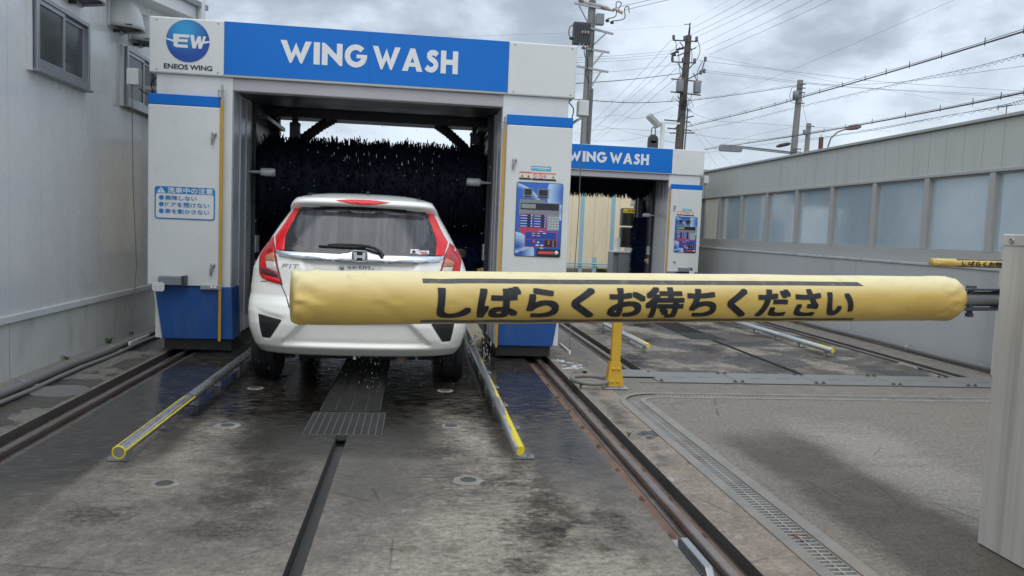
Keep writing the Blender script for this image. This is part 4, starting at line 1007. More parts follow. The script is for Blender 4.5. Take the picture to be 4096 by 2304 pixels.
# black printed border of the rear glass
patch('glass_border', [(.568, 1.042), (.415, 1.052), (.50, 1.108), (.538, 1.15), (.552, 1.215), (.49, 1.345), (.503, 1.36), (.558, 1.205), (.577, 1.13)], black_gloss, .010, rg, mirror=True, f=False, smooth=False, edge=1.)
patch('glass_border', [(-.50, 1.345), (-.25, 1.368), (0, 1.375), (.25, 1.368), (.50, 1.345), (.50, 1.361), (.25, 1.386), (0, 1.393), (-.25, 1.386), (-.50, 1.361)], black_gloss, .010, rg, f=False, smooth=False, edge=1.)
patch('glass_border', [(-.568, 1.030), (.568, 1.030), (.43, 1.054), (-.43, 1.054)], black_gloss, .010, rg, f=False, smooth=False, edge=1.)
# lamps
for up_ in patch('tail_lamp', [(.555, 1.359), (.499, 1.368), (.521, 1.313), (.547, 1.241), (.565, 1.199), (.581, 1.147), (.572, 1.043), (.640, 1.045), (.672, 1.147), (.641, 1.195), (.607, 1.258), (.577, 1.322)], lamp_red2, .012, mirror=True, f=False): pass
lows = patch('tail_lamp', [(.685, 1.142), (.650, 1.036), (.622, .942), (.575, .787), (.678, .806), (.734, .829), (.757, .856), (.774, .954), (.792, 1.035), (.757, 1.094)], lamp_red, .014, mirror=True, f=False)
for k, lw in enumerate(lows):
    s_ = 1 if k == 0 else -1; q = lambda P: [(a*s_, z) for a, z in P]
    patch('reversing_lamp', q([(.636, .957), (.609, .880), (.655, .890), (.697, .908), (.711, .955)]), lamp_clear, .021, lw, f=False)
    patch('turn_lamp', q([(.652, 1.024), (.636, .959), (.711, .957), (.722, .992), (.700, 1.006)]), lamp_amber, .021, lw, f=False)
    patch('dark_band', q([(.758, .906), (.608, .872), (.592, .833), (.742, .863)]), lamp_dark, .021, lw, f=False)
    patch('lamp_edge', q([(.655, 1.045), (.628, .942), (.580, .787), (.566, .786), (.614, .942), (.642, 1.045), (.668, 1.10), (.676, 1.10)]), black_gloss, .011, lw, f=False)
    patch('reflector', q([(.733, .858), (.594, .828), (.588, .803), (.70, .818)]), lamp_red2, .021, lw, f=False)
    for dx, dz in ((.690, 1.052), (.708, 1.045), (.726, 1.040), (.688, 1.036), (.707, 1.028), (.728, 1.023)):
        patch('lens_dot', q([(dx+.007*cos(i*pi/3), dz+.007*sin(i*pi/3)) for i in range(6)]), lamp_dark, .021, lw, f=False, step=.05)
# chrome strip with the emblem
low = [(-.605, 1.000), (-.42, .978), (-.2, .973), (0, .971), (.2, .973), (.42, .978), (.605, 1.000)]; hi = [(.642, 1.038), (.40, 1.034), (.15, 1.031), (.085, 1.047), (.045, 1.060), (0, 1.064), (-.045, 1.060), (-.085, 1.047), (-.15, 1.031), (-.40, 1.034), (-.642, 1.038)]
chs = mat('chrome_strip', (.62, .65, .68), .22, .9, var=.1)
st = patch('chrome_strip', low+hi, chs, .018, f=False, thick=.03)[0]
silver = mat('emblem_silver', (.62, .64, .66), .3, .25)
ey = YR(0, .985, False)-.026
flat = lambda u, v, w: (CX+u, ey-w, v)
mb = MB(); mb.prism(rrect(-.054, .054, .985, 1.060, .018), flat, -.02, .004); emb = mb.build('emblem', black_gloss, car, bevel=.002)
mb = MB(); P_ = rrect(-.056, .056, .983, 1.062, .020); mb.tube([flat(u, v, .003) for u, v in P_], .0035, 6, closed=True); mb.build('emblem_rim', silver, emb)
mb = MB()
for sx in (-1, 1): mb.prism([(sx*u, v) for u, v in [(-.046, 1.052), (-.023, 1.052), (-.017, 1.015), (-.024, .993), (-.042, .993)]], flat, .004, .0075)
mb.prism([(-.021, 1.029), (.021, 1.029), (.019, 1.010), (-.019, 1.010)], flat, .004, .007); mb.build('emblem_mark', silver, emb)
# high stop lamp in the spoiler lip
patch('stop_lamp', [(-.205, 1.441), (-.10, 1.418), (0, 1.412), (.10, 1.418), (.205, 1.441), (.10, 1.451), (0, 1.453), (-.10, 1.451)], lamp_red2, .007, f=False)
patch('hatch_gap', [(-.582, .785), (-.505, .64), (-.50, .62), (-.493, .62), (-.499, .64), (-.575, .785)], black_rub, .0035, mirror=True, thick=.006)
patch('hatch_gap', [(-.50, .655), (.50, .655), (.50, .662), (-.50, .662)], black_rub, .0035, thick=.006)
patch('hatch_gap', [(.69, .806), (.745, .803), (.745, .798), (.69, .801)], black_rub, .0035, mirror=True, thick=.006)
# bumper grilles
patch('bumper_grille', [(.735, .567), (.72, .47), (.705, .398), (.695, .390), (.640, .390), (.600, .452), (.552, .527), (.56, .535)], black_mesh, .0045, mirror=True, thick=.006, step=.012)
# number plate, badge, wiper, sticker
pm = mat('number_plate', (.66, .67, .66), .4, var=.03)
np_ = patch('number_plate', rrect(-.165, .165, .795, .957, .008), pm, .012, thick=.02)[0]
ptx = mat('plate_green', (.10, .16, .13), .5)
def carsurf_text(vf, off, m, name, par, f=True):
    mb = MB(); mb.add([(CX+u, YR(u, v, f)-off, v) for u, v in vf[0]], vf[1]); return mb.build(name, m, par)
for w_, u0, u1 in (('浜松', -.096, -.019), ('502', -.009, .084)):
    mb = MB(); bold(mb, w_, .014, CX+u0, CX+u1, .908, .947, YR(0, .93)-.0135); mb.build('plate_text', ptx, np_)
mb = MB(); xx = -.132; mb.lathe([(.018, 0), (.018, -.008), (.012, -.011), (.0001, -.011)], (CX+xx, YR(xx, .93)-.011, .93), 'Y', 16); mb.build('plate_seal', galv, np_)
mb = MB(); xx = .10; mb.lathe([(.006, 0), (.006, -.004), (.0001, -.005)], (CX+xx, YR(xx, .927)-.011, .927), 'Y', 10); mb.build('plate_bolt', ptx, np_)
def sl(P): return [(a+.25*(b_), b_) for a, b_ in P]
bd = MB(); bx0, bz0, bs = -.580, .914, .030
for P in ([(0, 0), (.25, 0), (.25, 1), (0, 1)], [(.25, .78), (1.3, .78), (1.3, 1), (.25, 1)], [(.25, .36), (1.1, .36), (1.1, .58), (.25, .58)], [(1.6, 0), (1.9, 0), (1.9, 1), (1.6, 1)], [(2.2, .78), (3.6, .78), (3.6, 1), (2.2, 1)], [(2.75, 0), (3.05, 0), (3.05, .78), (2.75, .78)]):
    P = sl(P); pp = [(bx0+a*bs*1.15, bz0+b_*bs) for a, b_ in P]
    bd.prism(pp, lambda u, v, w: (CX+u, YR(u, v)-w, v), .0, .004)
bd.build('model_badge', mat('badge_silver', (.42, .43, .43), .35, .6), car)
wp = MB(); pts = [(.172, 1.028), (.152, 1.058), (.110, 1.085), (.050, 1.098), (-.02, 1.103), (-.15, 1.104), (-.24, 1.099)]
P3 = [(CX+a, YR(a, b_, False)-(.045 if i < 4 else .035), b_) for i, (a, b_) in enumerate(pts)]
wp.tube(P3, [.017, .013, .011, .011, .010, .008, .006], 8); wip = wp.build('wiper_arm', black_rub, car)
wp = MB(); q0 = [(-.31+.35*i/10, 1.094-.004*i/10+.0) for i in range(11)]; wp.tube([(CX+a, YR(a, b_, False)-.018, b_-.008) for a, b_ in q0], .008, 6); wp.build('wiper_blade', black_rub, wip)
stk = patch('window_sticker', rrect(.376, .520, 1.043, 1.087, .006), sticker_white, .0105, rg, f=False, thick=.002)[0]
def onst(name, m, polys, d=.0095):
    mb = MB()
    for P in polys: mb.add([(CX+a, YR(a, b_, False)-d, b_) for a, b_ in P], [tuple(range(len(P)))])
    mb.build(name, m, rg)
rc = lambda a, b_, c, d: [(a, c), (b_, c), (b_, d), (a, d)]
onst('sticker_print', pdk, [rc(.383, .513, 1.046, 1.053), rc(.390, .416, 1.057, 1.074), rc(.396, .409, 1.074, 1.080)], .013)
v, f_ = text_geo('ドライブレコーダー', .01); carsurf_text((fit(v, .424, .505, 1.072, 1.081), f_), .013, pdk, 'sticker_text', rg, False)
onst('sticker_red', red_st, [rc(.452, .508, 1.057, 1.068)], .013)
# roof aerial, roof joints, mirrors
mb = MB(); mb.prism([(0, 0), (.045, 0), (.03, .045), (.012, .05)], lambda u, v, w: (CX+.02+w, 6.34+u, 1.478+v), -.012, .012); mb.build('aerial', black_rub, car, bevel=.004)
for s_ in (-1, 1):
    mb = MB(); mb.tube([(CX+s_*.425, 6.20, 1.4855), (CX+s_*.43, 6.6, 1.498), (CX+s_*.43, 7.2, 1.498)], .006, 5); mb.build('roof_moulding', black_rub, car)
    mb = MB(); mb.lathe([(.0001, -.075), (.045, -.065), (.065, -.02), (.065, .02), (.045, .06), (.0001, .075)], (CX+s_*.875, 8.05, 1.0), 'X', 16); mo = mb.build('wing_mirror', black_gloss, car)
    mb = MB(); mb.box(CX+s_*.82-.06, CX+s_*.82+.06, 8.0, 8.06, .985, 1.0); mb.lathe([(.050, -.005), (.0001, -.006)], (CX+s_*.875, 7.985, 1.0), 'Y', 16); mb.build('mirror_glass', black_gloss, mo)
    mb = MB()   # side glass
    for (ya, yb) in ((6.68, 7.42), (7.50, 8.45)):
        N_ = 10; vs = []
        for i in range(N_+1):
            z = .99+.40*i/N_; h = lerpT(HW, z)+.002; yb_ = min(yb, 8.56-(z-1.0)*2.2); vs += [(CX+s_*h, ya, z), (CX+s_*h, max(yb_, ya+.02), z)]
        mb.add(vs, [(2*i, 2*i+1, 2*i+3, 2*i+2) for i in range(N_)], True)
    mb.build('side_window', black_gloss, car)
mb = MB(); vs = []; N_ = 12
for i in range(N_+1):
    z = 1.01+.43*i/N_; h = lerpT(HW, z)*.94; yf_ = lerpT(YF, z); df = .55
    for k in range(15):
        q = -.86+1.72*k/14; vs.append((CX+h*q, yf_-df+df*(1-.12*q*q)-df*.88*corner(q, 2.6)+.004, z))
mb.add(vs, [(i*15+k, i*15+k+1, i*15+k+16, i*15+k+15) for i in range(N_) for k in range(14)], True); mb.build('windscreen', wind_glass, car)
# wheels
for xw in (-.735, .735):
    for yw in (axR, axF):
        s_ = 1 if xw > 0 else -1; rub = mat('tyre_rubber', (.007, .007, .008), .65, var=.3, bump=.5, bs=90)
        mb = MB(); mb.lathe([(.19, -.085), (.24, -.095), (.275, -.092), (.293, -.075), (.296, -.02), (.290, -.018), (.290, -.010), (.296, -.008), (.296, .008), (.290, .010), (.290, .018), (.296, .02), (.293, .075), (.275, .092), (.24, .095), (.19, .085)], (CX+xw, yw, .295), 'X', 40)
        wh = mb.build('wheel', rub, car)
        mb = MB(); mb.lathe([(.19, 0), (.188, s_*.08), (.17, s_*.07), (.06, s_*.06), (.03, s_*.075), (.0001, s_*.075)], (CX+xw, yw, .295), 'X', 30); mb.build('rim', steel, wh)
# underside, exhaust, tow eye
mb = MB(); mb.box(CX-.60, CX+.60, 6.30, 9.3, .22, .40); mb.box(CX-.60, CX+.60, 6.30, 6.45, .17, .34); mb.tube([(CX-.6, 6.36, .26), (CX+.6, 6.36, .26)], .05, 10); mb.build('underbody', black_rub, car)
mb = MB(); mb.tube([(CX+.34, 6.3, .27), (CX+.34, 6.02, .262), (CX+.33, 5.93, .245)], [.055, .055, .035], 12); mb.build('exhaust', rust, car)
mb = MB(); mb.tube([(CX-.02, 5.93, .29), (CX-.02, 5.91, .262), (CX-.02, 5.91, .235)], [.010, .012, .012], 8); mb.build('tow_eye', letter_white, car)
for xx in (-.46, .45):
    mb = MB(); mb.box(CX+xx-.012, CX+xx+.012, 6.0, 6.03, .215, .26); mb.build('under_hook', tx_grey, car)
# cabin
mb = MB(); mb.box(CX-.70, CX+.70, 6.15, 8.5, .45, .70); mb.box(CX-.66, CX+.66, 6.70, 6.86, .7, .985); mb.box(CX-.70, CX+.70, 7.98, 8.45, .7, 1.0); mb.build('cabin', seat_fab, car, bevel=.03)
def seat(x):
    mb = MB(); mb.prism(rrect(-.25, .25, .62, 1.10, .12), lambda u, v, w: (x+u*(1-.15*max(0, v-.8)), 7.35+w-.12*(v-.62), v), 0, .14)
    mb.prism(rrect(-.135, .135, 1.06, 1.30, .07), lambda u, v, w: (x+u, 7.26+w, v), 0, .10); mb.build('front_seat', seat_fab, car, bevel=.04, segs=3)
seat(CX-.34); seat(CX+.36)
for xx in (-.42, .42):
    mb = MB(); mb.prism(rrect(-.12, .12, .97, 1.05, .035), lambda u, v, w: (CX+xx+u, 6.72+w, v), 0, .10); mb.build('rear_headrest', seat_fab, car, bevel=.02)
mb = MB(); mb.prism(rrect(-.115, .115, 1.265, 1.325, .028), lambda u, v, w: (CX+.10+u, 7.72+w, v), 0, .03); mb.build('inside_mirror', black_rub, car)
mb = MB(); mb.prism(rrect(-.05, .05, 1.33, 1.395, .015), lambda u, v, w: (CX-.05+u, 7.62+w, v), 0, .04); mb.build('dash_camera', black_rub, car)
mb = MB(); mb.box(CX+.20, CX+.31, 8.02, 8.08, 1.0, 1.075); mb.tube([(CX+.255, 8.05, 1.07), (CX+.255, 8.05, 1.10)], .03, 8); mb.build('dash_holder', black_rub, car)
rib = mat('red_charm', (.55, .03, .03), .6)
mb = MB()
for i in range(5):
    a = i*2*pi/5; mb.tube([(CX+.0+.022*cos(a)+.018*cos(q_), 7.66, 1.17+.03*sin(a)+.018*sin(q_)) for q_ in [k*pi/5 for k in range(10)]], .005, 5, closed=True)
mb.tube([(CX, 7.66, 1.33), (CX, 7.66, 1.21)], .002, 4); mb.box(CX-.008, CX+.008, 7.65, 7.67, 1.05, 1.13); mb.build('hanging_charm', rib, car)
# water on and under the car -------------------------------------------------
wat = bpy.data.materials.new('water'); wat.use_nodes = True; wb = wat.node_tree.nodes['Principled BSDF']
wb.inputs['Base Color'].default_value = (.9, .94, 1, 1); wb.inputs['Roughness'].default_value = .03; wb.inputs['Transmission Weight'].default_value = .85; wb.inputs['IOR'].default_value = 1.33
mb = MB()
def drop(x, y, z, r, l):
    n_ = 6; prof = [(.0001, -l), (r*.8, -l*.6), (r, -l*.1), (r*.6, l*.5), (.0001, l)]
    mb.lathe(prof, (x, y, z), 'Z', n_)
for i in range(34): drop(CX+R.uniform(.02, .22), R.uniform(5.75, 5.92), R.uniform(.0, .30), R.uniform(.0018, .004), R.uniform(.003, .009))
for i in range(40): drop(CX+R.uniform(-.75, .75), R.uniform(5.8, 6.0), R.uniform(.0, .26), R.uniform(.0015, .003), R.uniform(.003, .006))
for i in range(120): drop(GX+R.uniform(-1.15, 1.15), R.uniform(7.3, 8.0), R.uniform(.3, 2.35), R.uniform(.0015, .0035), R.uniform(.003, .012))
for i in range(26): drop(GX+R.uniform(-.65, .75), R.uniform(7.95, 8.05), R.uniform(1.86, 2.04), R.uniform(.003, .007), R.uniform(.012, .03))
for i in range(60): drop(CX+R.uniform(.95, 1.2), R.uniform(7.2, 7.9), R.uniform(.02, .28)*R.random(), R.uniform(.004, .010), R.uniform(.01, .03))
o = mb.build('water_drops', wat, origin=(CX, 6, 0)); tag(o, 'falling drops and splashes of wash water around the white car', 'water drops'); o['kind'] = 'stuff'

# ================================================================== LEFT BUILDING
def seam_mat(name, base, rough, axis, pitch, width, depth_s, lk=.4, **k):
    M = mat(name, base, rough, **k); t = NT(M.node_tree); b = M.node_tree.nodes['Principled BSDF']; P = t.coord(); c = t.sep(P)[axis]
    f = t.math('ABSOLUTE', t.math('SUBTRACT', t.math('FRACT', t.math('DIVIDE', c, pitch)), .5))
    line = t.mr(f, .5-width/pitch, .5-width/pitch*.4)
    wav = t.noise(t.vmul(P, (1, 1, .5)), .9, 2, .5)
    t.put(b.inputs['Normal'], t.bump(t.math('ADD', t.math('MULTIPLY', line, -1.), t.math('MULTIPLY', wav, .35)), depth_s, .012))
    old = b.inputs['Base Color'].links[0].from_socket
    t.put(b.inputs['Base Color'], t.mix(t.math('MULTIPLY', line, lk), old, (.16, .16, .155)))
    return M
wallL = seam_mat('left_wall_panel', (.67, .675, .665), .26, 1, .475, .006, .2, lk=.22, var=.03, dirt=((.6, .59, .56), .06, 1.3, (1, 1.5, .3)), coat=.25)
wallLb = seam_mat('left_base_panel', (.62, .615, .585), .38, 1, 1.55, .008, .5, var=.06, dirt=((.26, .25, .23), .4, 2.2, (1, 2.2, .8)))
LB = thing('left_building', 'white panelled building with two sliding windows at the left edge', 'building', (-2.93, 6, 0))
XW = -2.93
mb = MB(); mb.box(XW-.15, XW, -3, 9.9, .50, 3.95); mb.box(XW-6, XW-.15, 9.7, 9.9, 0, 3.95); mb.build('wall', wallL, LB)
mb = MB(); mb.box(XW-.15, XW-.004, -3, 9.9, -.01, .44); mb.build('wall_base', wallLb, LB)
mb = MB(); mb.box(XW-.10, XW+.022, -3, 9.9, .44, .498); mb.build('ledge_trim', white_frame, LB, bevel=.006)
mb = MB(); mb.box(-2.945, -2.80, -3, 9.9, .002, .02); mb.build('footing', conc, LB)
frame_al = mat('window_aluminium', (.34, .345, .37), .35, .75, var=.06); frosted = glass_mat('frosted_pane', (.10, .12, .13), .12, (.075, .085, .09), .85)
def swindow(y0, y1, z0, z1, tall):
    f = MB(); d = .055
    for a in ((y0, y0+.035, z0, z1), (y1-.035, y1, z0, z1), (y0+.035, y1-.035, z0, z0+.04), (y0+.035, y1-.035, z1-.035, z1)): f.box(XW, XW+d, *a)
    f.box(XW, XW+d+.02, y0-.02, y1+.02, z0-.02, z0-.0015)
    fr = f.build('window', frame_al, LB, bevel=.003)
    ym = (y0+y1)/2
    for a, b_, dx in ((y0+.035, ym+.02, .038), (ym-.02, y1-.035, .018)):
        f = MB(); w = .032
        for q in ((a, a+w, z0+.04, z1-.035), (b_-w, b_, z0+.04, z1-.035), (a+w, b_-w, z0+.04, z0+.085), (a+w, b_-w, z1-.07, z1-.035)): f.box(XW+dx-.015, XW+dx+.006, *q)
        f.build('sash', frame_al, fr, bevel=.002)
        f = MB(); f.box(XW+dx-.009, XW+dx-.005, a+w, b_-w, z0+.085, z1-.07); f.build('pane', frosted, fr)
    for a in ((y0-.06, y0-.012), (y1+.012, y1+.03)): pass
    f = MB(); f.box(XW, XW+.03, y0-.05, y0-.021, z0-.02, z1); f.build('side_trim', white_frame, fr)
swindow(6.32, 7.27, 2.335, 2.90, 0); swindow(8.15, 9.12, 2.345, 2.915, 0)
def hood(y, z, s):
    mb = MB(); n_ = 16; r = .19*s; h = .40*s
    prof = []
    for i in range(9):   # ribs of a curved cowl, open underneath
        a = pi/2*i/8; prof.append((.20*s*sin(a)+.03, h*.42+h*.30*cos(a)))
    rows = [(0.02, z+h*.78), (.10*s, z+h*.74), (.17*s, z+h*.60), (.215*s, z+h*.38), (.235*s, z+h*.10), (.24*s, z)]
    V2 = []
    for dx, zz in rows:
        w = r*(1 if zz < z+h*.45 else sqrt(max(.02, 1-((zz-(z+h*.45))/(h*.36))**2)))
        ring = []
        for k in range(n_+1):
            q = -1+2*k/n_; ring.append((XW+.02+dx*(1-abs(q)**3.2), y+w*q, zz))
        V2 += ring
    N1 = n_+1
    mb.add(V2, [(i*N1+k, i*N1+k+1, (i+1)*N1+k+1, (i+1)*N1+k) for i in range(len(rows)-1) for k in range(n_)], True)
    o = mb.build('vent_hood', mat('hood_paint', (.50, .51, .50), .4, var=.05), LB); md = o.modifiers.new('solid', 'SOLIDIFY'); md.thickness = .008
    mb = MB(); mb.box(XW-.001, XW+.022, y-r*1.06, y+r*1.06, z-.01, z+h*.85); mb.build('back_plate', MATS['hood_paint'], o, bevel=.01)
    mb = MB(); mb.box(XW, XW+.06, y-.05, y-.03, z-.035, z-.008); mb.box(XW+.02, XW+.20*s, y-r*.8, y+r*.8, z+.02, z+.026); mb.build('damper', dark_inner, o)
hood(7.98, 3.03, 1.0); hood(8.50, 3.02, .95)
hood(7.02, 3.03, 1.0)
# sloping roof edge above
mb = MB(); mb.prism([(7.6, 3.30), (9.9, 3.62), (9.9, 3.76), (7.6, 3.44)], lambda u, v, w: (w, u, v), -3.2, -2.66); mb.build('eave', white_frame, LB)
mb = MB(); mb.prism([(7.5, 3.42), (10.0, 3.77), (10.0, 3.83), (7.5, 3.48)], lambda u, v, w: (w, u, v), -9, -2.60); mb.build('roof_edge', tx_grey, LB)
mb = MB(); mb.tube([(-2.62, 9.75, 0), (-2.62, 9.75, 4.6)], .05, 14); o = mb.build('downpipe', white_frame, LB)

# ================================================================== RIGHT BUILDING
RB = thing('right_building', 'long low grey building with a row of frosted blue windows and a ribbed fascia', 'building', (6.15, 10, 0))
XR = 6.15
fasc = seam_mat('ribbed_fascia', (.46, .47, .435), .55, 1, .30, .008, .35, lk=.3, var=.06, dirt=((.25, .26, .24), .3, 1.2, (1, 2, .4)))
lowp = seam_mat('grey_low_panel', (.43, .435, .435), .42, 1, 2.83, .01, .5, var=.05, dirt=((.22, .21, .20), .25, 1.1, (1, 1.2, .5)))
mull = mat('mullion_grey', (.36, .36, .345), .45, var=.05)
Y1 = 22.
mb = MB(); mb.box(XR+.10, XR+5, 2, Y1, 2.10, 2.66); mb.build('upper_wall', fasc, RB)
mb = MB(); mb.box(XR+.02, XR+.098, 2, Y1, 2.135, 2.655); mb.build('fascia', fasc, RB)
mb = MB(); mb.box(XR-.02, XR+5.05, 1.9, Y1+.05, 2.662, 2.70); mb.box(XR-.008, XR+.10, 2, Y1, 2.095, 2.133); mb.build('coping', mull, RB, bevel=.006)
mb = MB(); mb.box(6.05, XR+.4, 2, Y1, -.01, 1.035); mb.build('low_wall', lowp, RB)
mb = MB(); mb.box(6.035, XR+.35, 2, Y1, 1.037, 1.075); mb.build('sill_cap', mat('sill', (.46, .46, .44), .6, var=.1, dirt=((.16, .14, .11), .6, 5, (1, 1.5, 1))), RB, bevel=.008)
mb = MB(); mb.box(XR-.01, XR+.30, 2, Y1, 1.077, 1.225); mb.build('sill_rail', mull, RB, bevel=.004)
mb = MB(); mb.box(XR+.6, XR+.7, 2, Y1, 0, 2.2); mb.build('inner_wall', sticker_white, RB)
wp_m = bpy.data.materials.new('frosted_blue_glass'); wp_m.use_nodes = True; MATS['frosted_blue_glass'] = wp_m
t = NT(wp_m.node_tree); b = wp_m.node_tree.nodes['Principled BSDF']; P = t.coord(); zz = t.sep(P)[2]
hat = t.math('SINE', t.math('MULTIPLY', t.math('ADD', t.sep(P)[1], zz), 210))
rnd = wp_m.node_tree.nodes.new('ShaderNodeObjectInfo').outputs['Random']
pc = t.mix(t.noise(t.vmul(P, (1, 1, .6)), 1.6, 5, .6, .5), (.27, .36, .41), (.50, .585, .62))
t.put(b.inputs['Base Color'], t.mix(t.math('MULTIPLY', rnd, .45), pc, (.25, .31, .34))); t.put(b.inputs['Roughness'], t.mr(t.noise(P, 2.5, 4, .6), .35, .65, .06, .16)); b.inputs['Specular IOR Level'].default_value = .75  # cloudy and per-pane tones painted in to suggest reflections on the glass
b.inputs['Coat Weight'].default_value = .6; b.inputs['Coat Roughness'].default_value = .05
t.put(b.inputs['Normal'], t.bump(hat, .03, .002))
pitch = 1.083; y = 7.69-pitch*4; k = 0
while y < Y1-1:
    f = MB(); f.box(XR-.004, XR+.12, y-.042, y+.042, 1.227, 2.093); f.build('mullion', mull, RB, bevel=.003)
    f = MB(); a, b_ = y+.042, y+pitch-.042
    for q in ((a, a+.014, 1.227, 2.093), (b_-.014, b_, 1.227, 2.093), (a+.014, b_-.014, 1.227, 1.245), (a+.014, b_-.014, 2.075, 2.093)): f.box(XR+.030, XR+.075, *q)
    w = f.build('window', mull, RB)
    f = MB(); f.box(XR+.050, XR+.056, a+.014, b_-.014, 1.245, 2.075); f.build('pane', wp_m, w)
    y += pitch
an = thing('roof_aerial', 'small television aerial standing on the right building roof', 'aerial', (6.6, 8.13, 2.70))
mb = MB(); mb.tube([(6.6, 8.13, 2.69), (6.6, 8.13, 2.90)], .006, 6); mb.build('mast', line_grey, an)
mb = MB(); mb.tube([(6.6, 8.27, 2.90), (6.6, 8.05, 2.895)], .004, 5)
for yy in (8.25, 8.22, 8.17, 8.10): mb.tube([(6.57, yy, 2.90), (6.63, yy, 2.90)], .003, 5)
mb.tube([(6.6, 8.26, 2.865), (6.6, 8.26, 2.925)], .005, 5); mb.build('elements', line_grey, an)

# ================================================================== BARRIERS
bx_m = mat('cabinet_steel', (.54, .52, .475), .5, .0, var=.08, vs=2, dirt=((.28, .25, .21), .65, 2.6, (7, 7, .12)), bump=.05)
cov = bpy.data.materials.new('yellow_vinyl_cover'); cov.use_nodes = True
t = NT(cov.node_tree); b = cov.node_tree.nodes['Principled BSDF']; P = t.coord(); x, y, z = t.sep(P)
wv = t.math('MULTIPLY', t.math('SINE', t.math('MULTIPLY', t.math('ADD', x, z), 1050)), t.math('SINE', t.math('MULTIPLY', t.math('SUBTRACT', x, z), 1050)))
n = t.noise(t.vmul(P, (1.4, 1, 4)), 2.2, 6, .6)
cc = t.mix(t.mr(n, .3, .7), (.57, .375, .075), (.67, .48, .135)); cc = t.mix(t.mr(z, .0, .10), cc, (.80, .70, .40))          # paler top: sky light from above painted into the colour
cc = t.mix(t.math('MULTIPLY', t.mr(t.noise(t.vmul(P, (2, 2, 5)), 5, 6, .7), .5, .75), .35), cc, (.36, .29, .12))
t.put(b.inputs['Base Color'], cc); b.inputs['Roughness'].default_value = .48
t.put(b.inputs['Normal'], t.bump(t.math('ADD', wv, t.math('MULTIPLY', n, 1.5)), .22, .0015))
ink = mat('faded_black_ink', (.013, .014, .019), .5, var=.3, vs=60, dirt=((.07, .065, .06), .3, 24, (1, 1, 1)))
ink2 = mat('faded_grey_ink', (.075, .072, .075), .55, var=.35, vs=60, dirt=((.26, .22, .14), .5, 22, (1, 1, 1)))
TEXT = 'しばらくお待ちください'
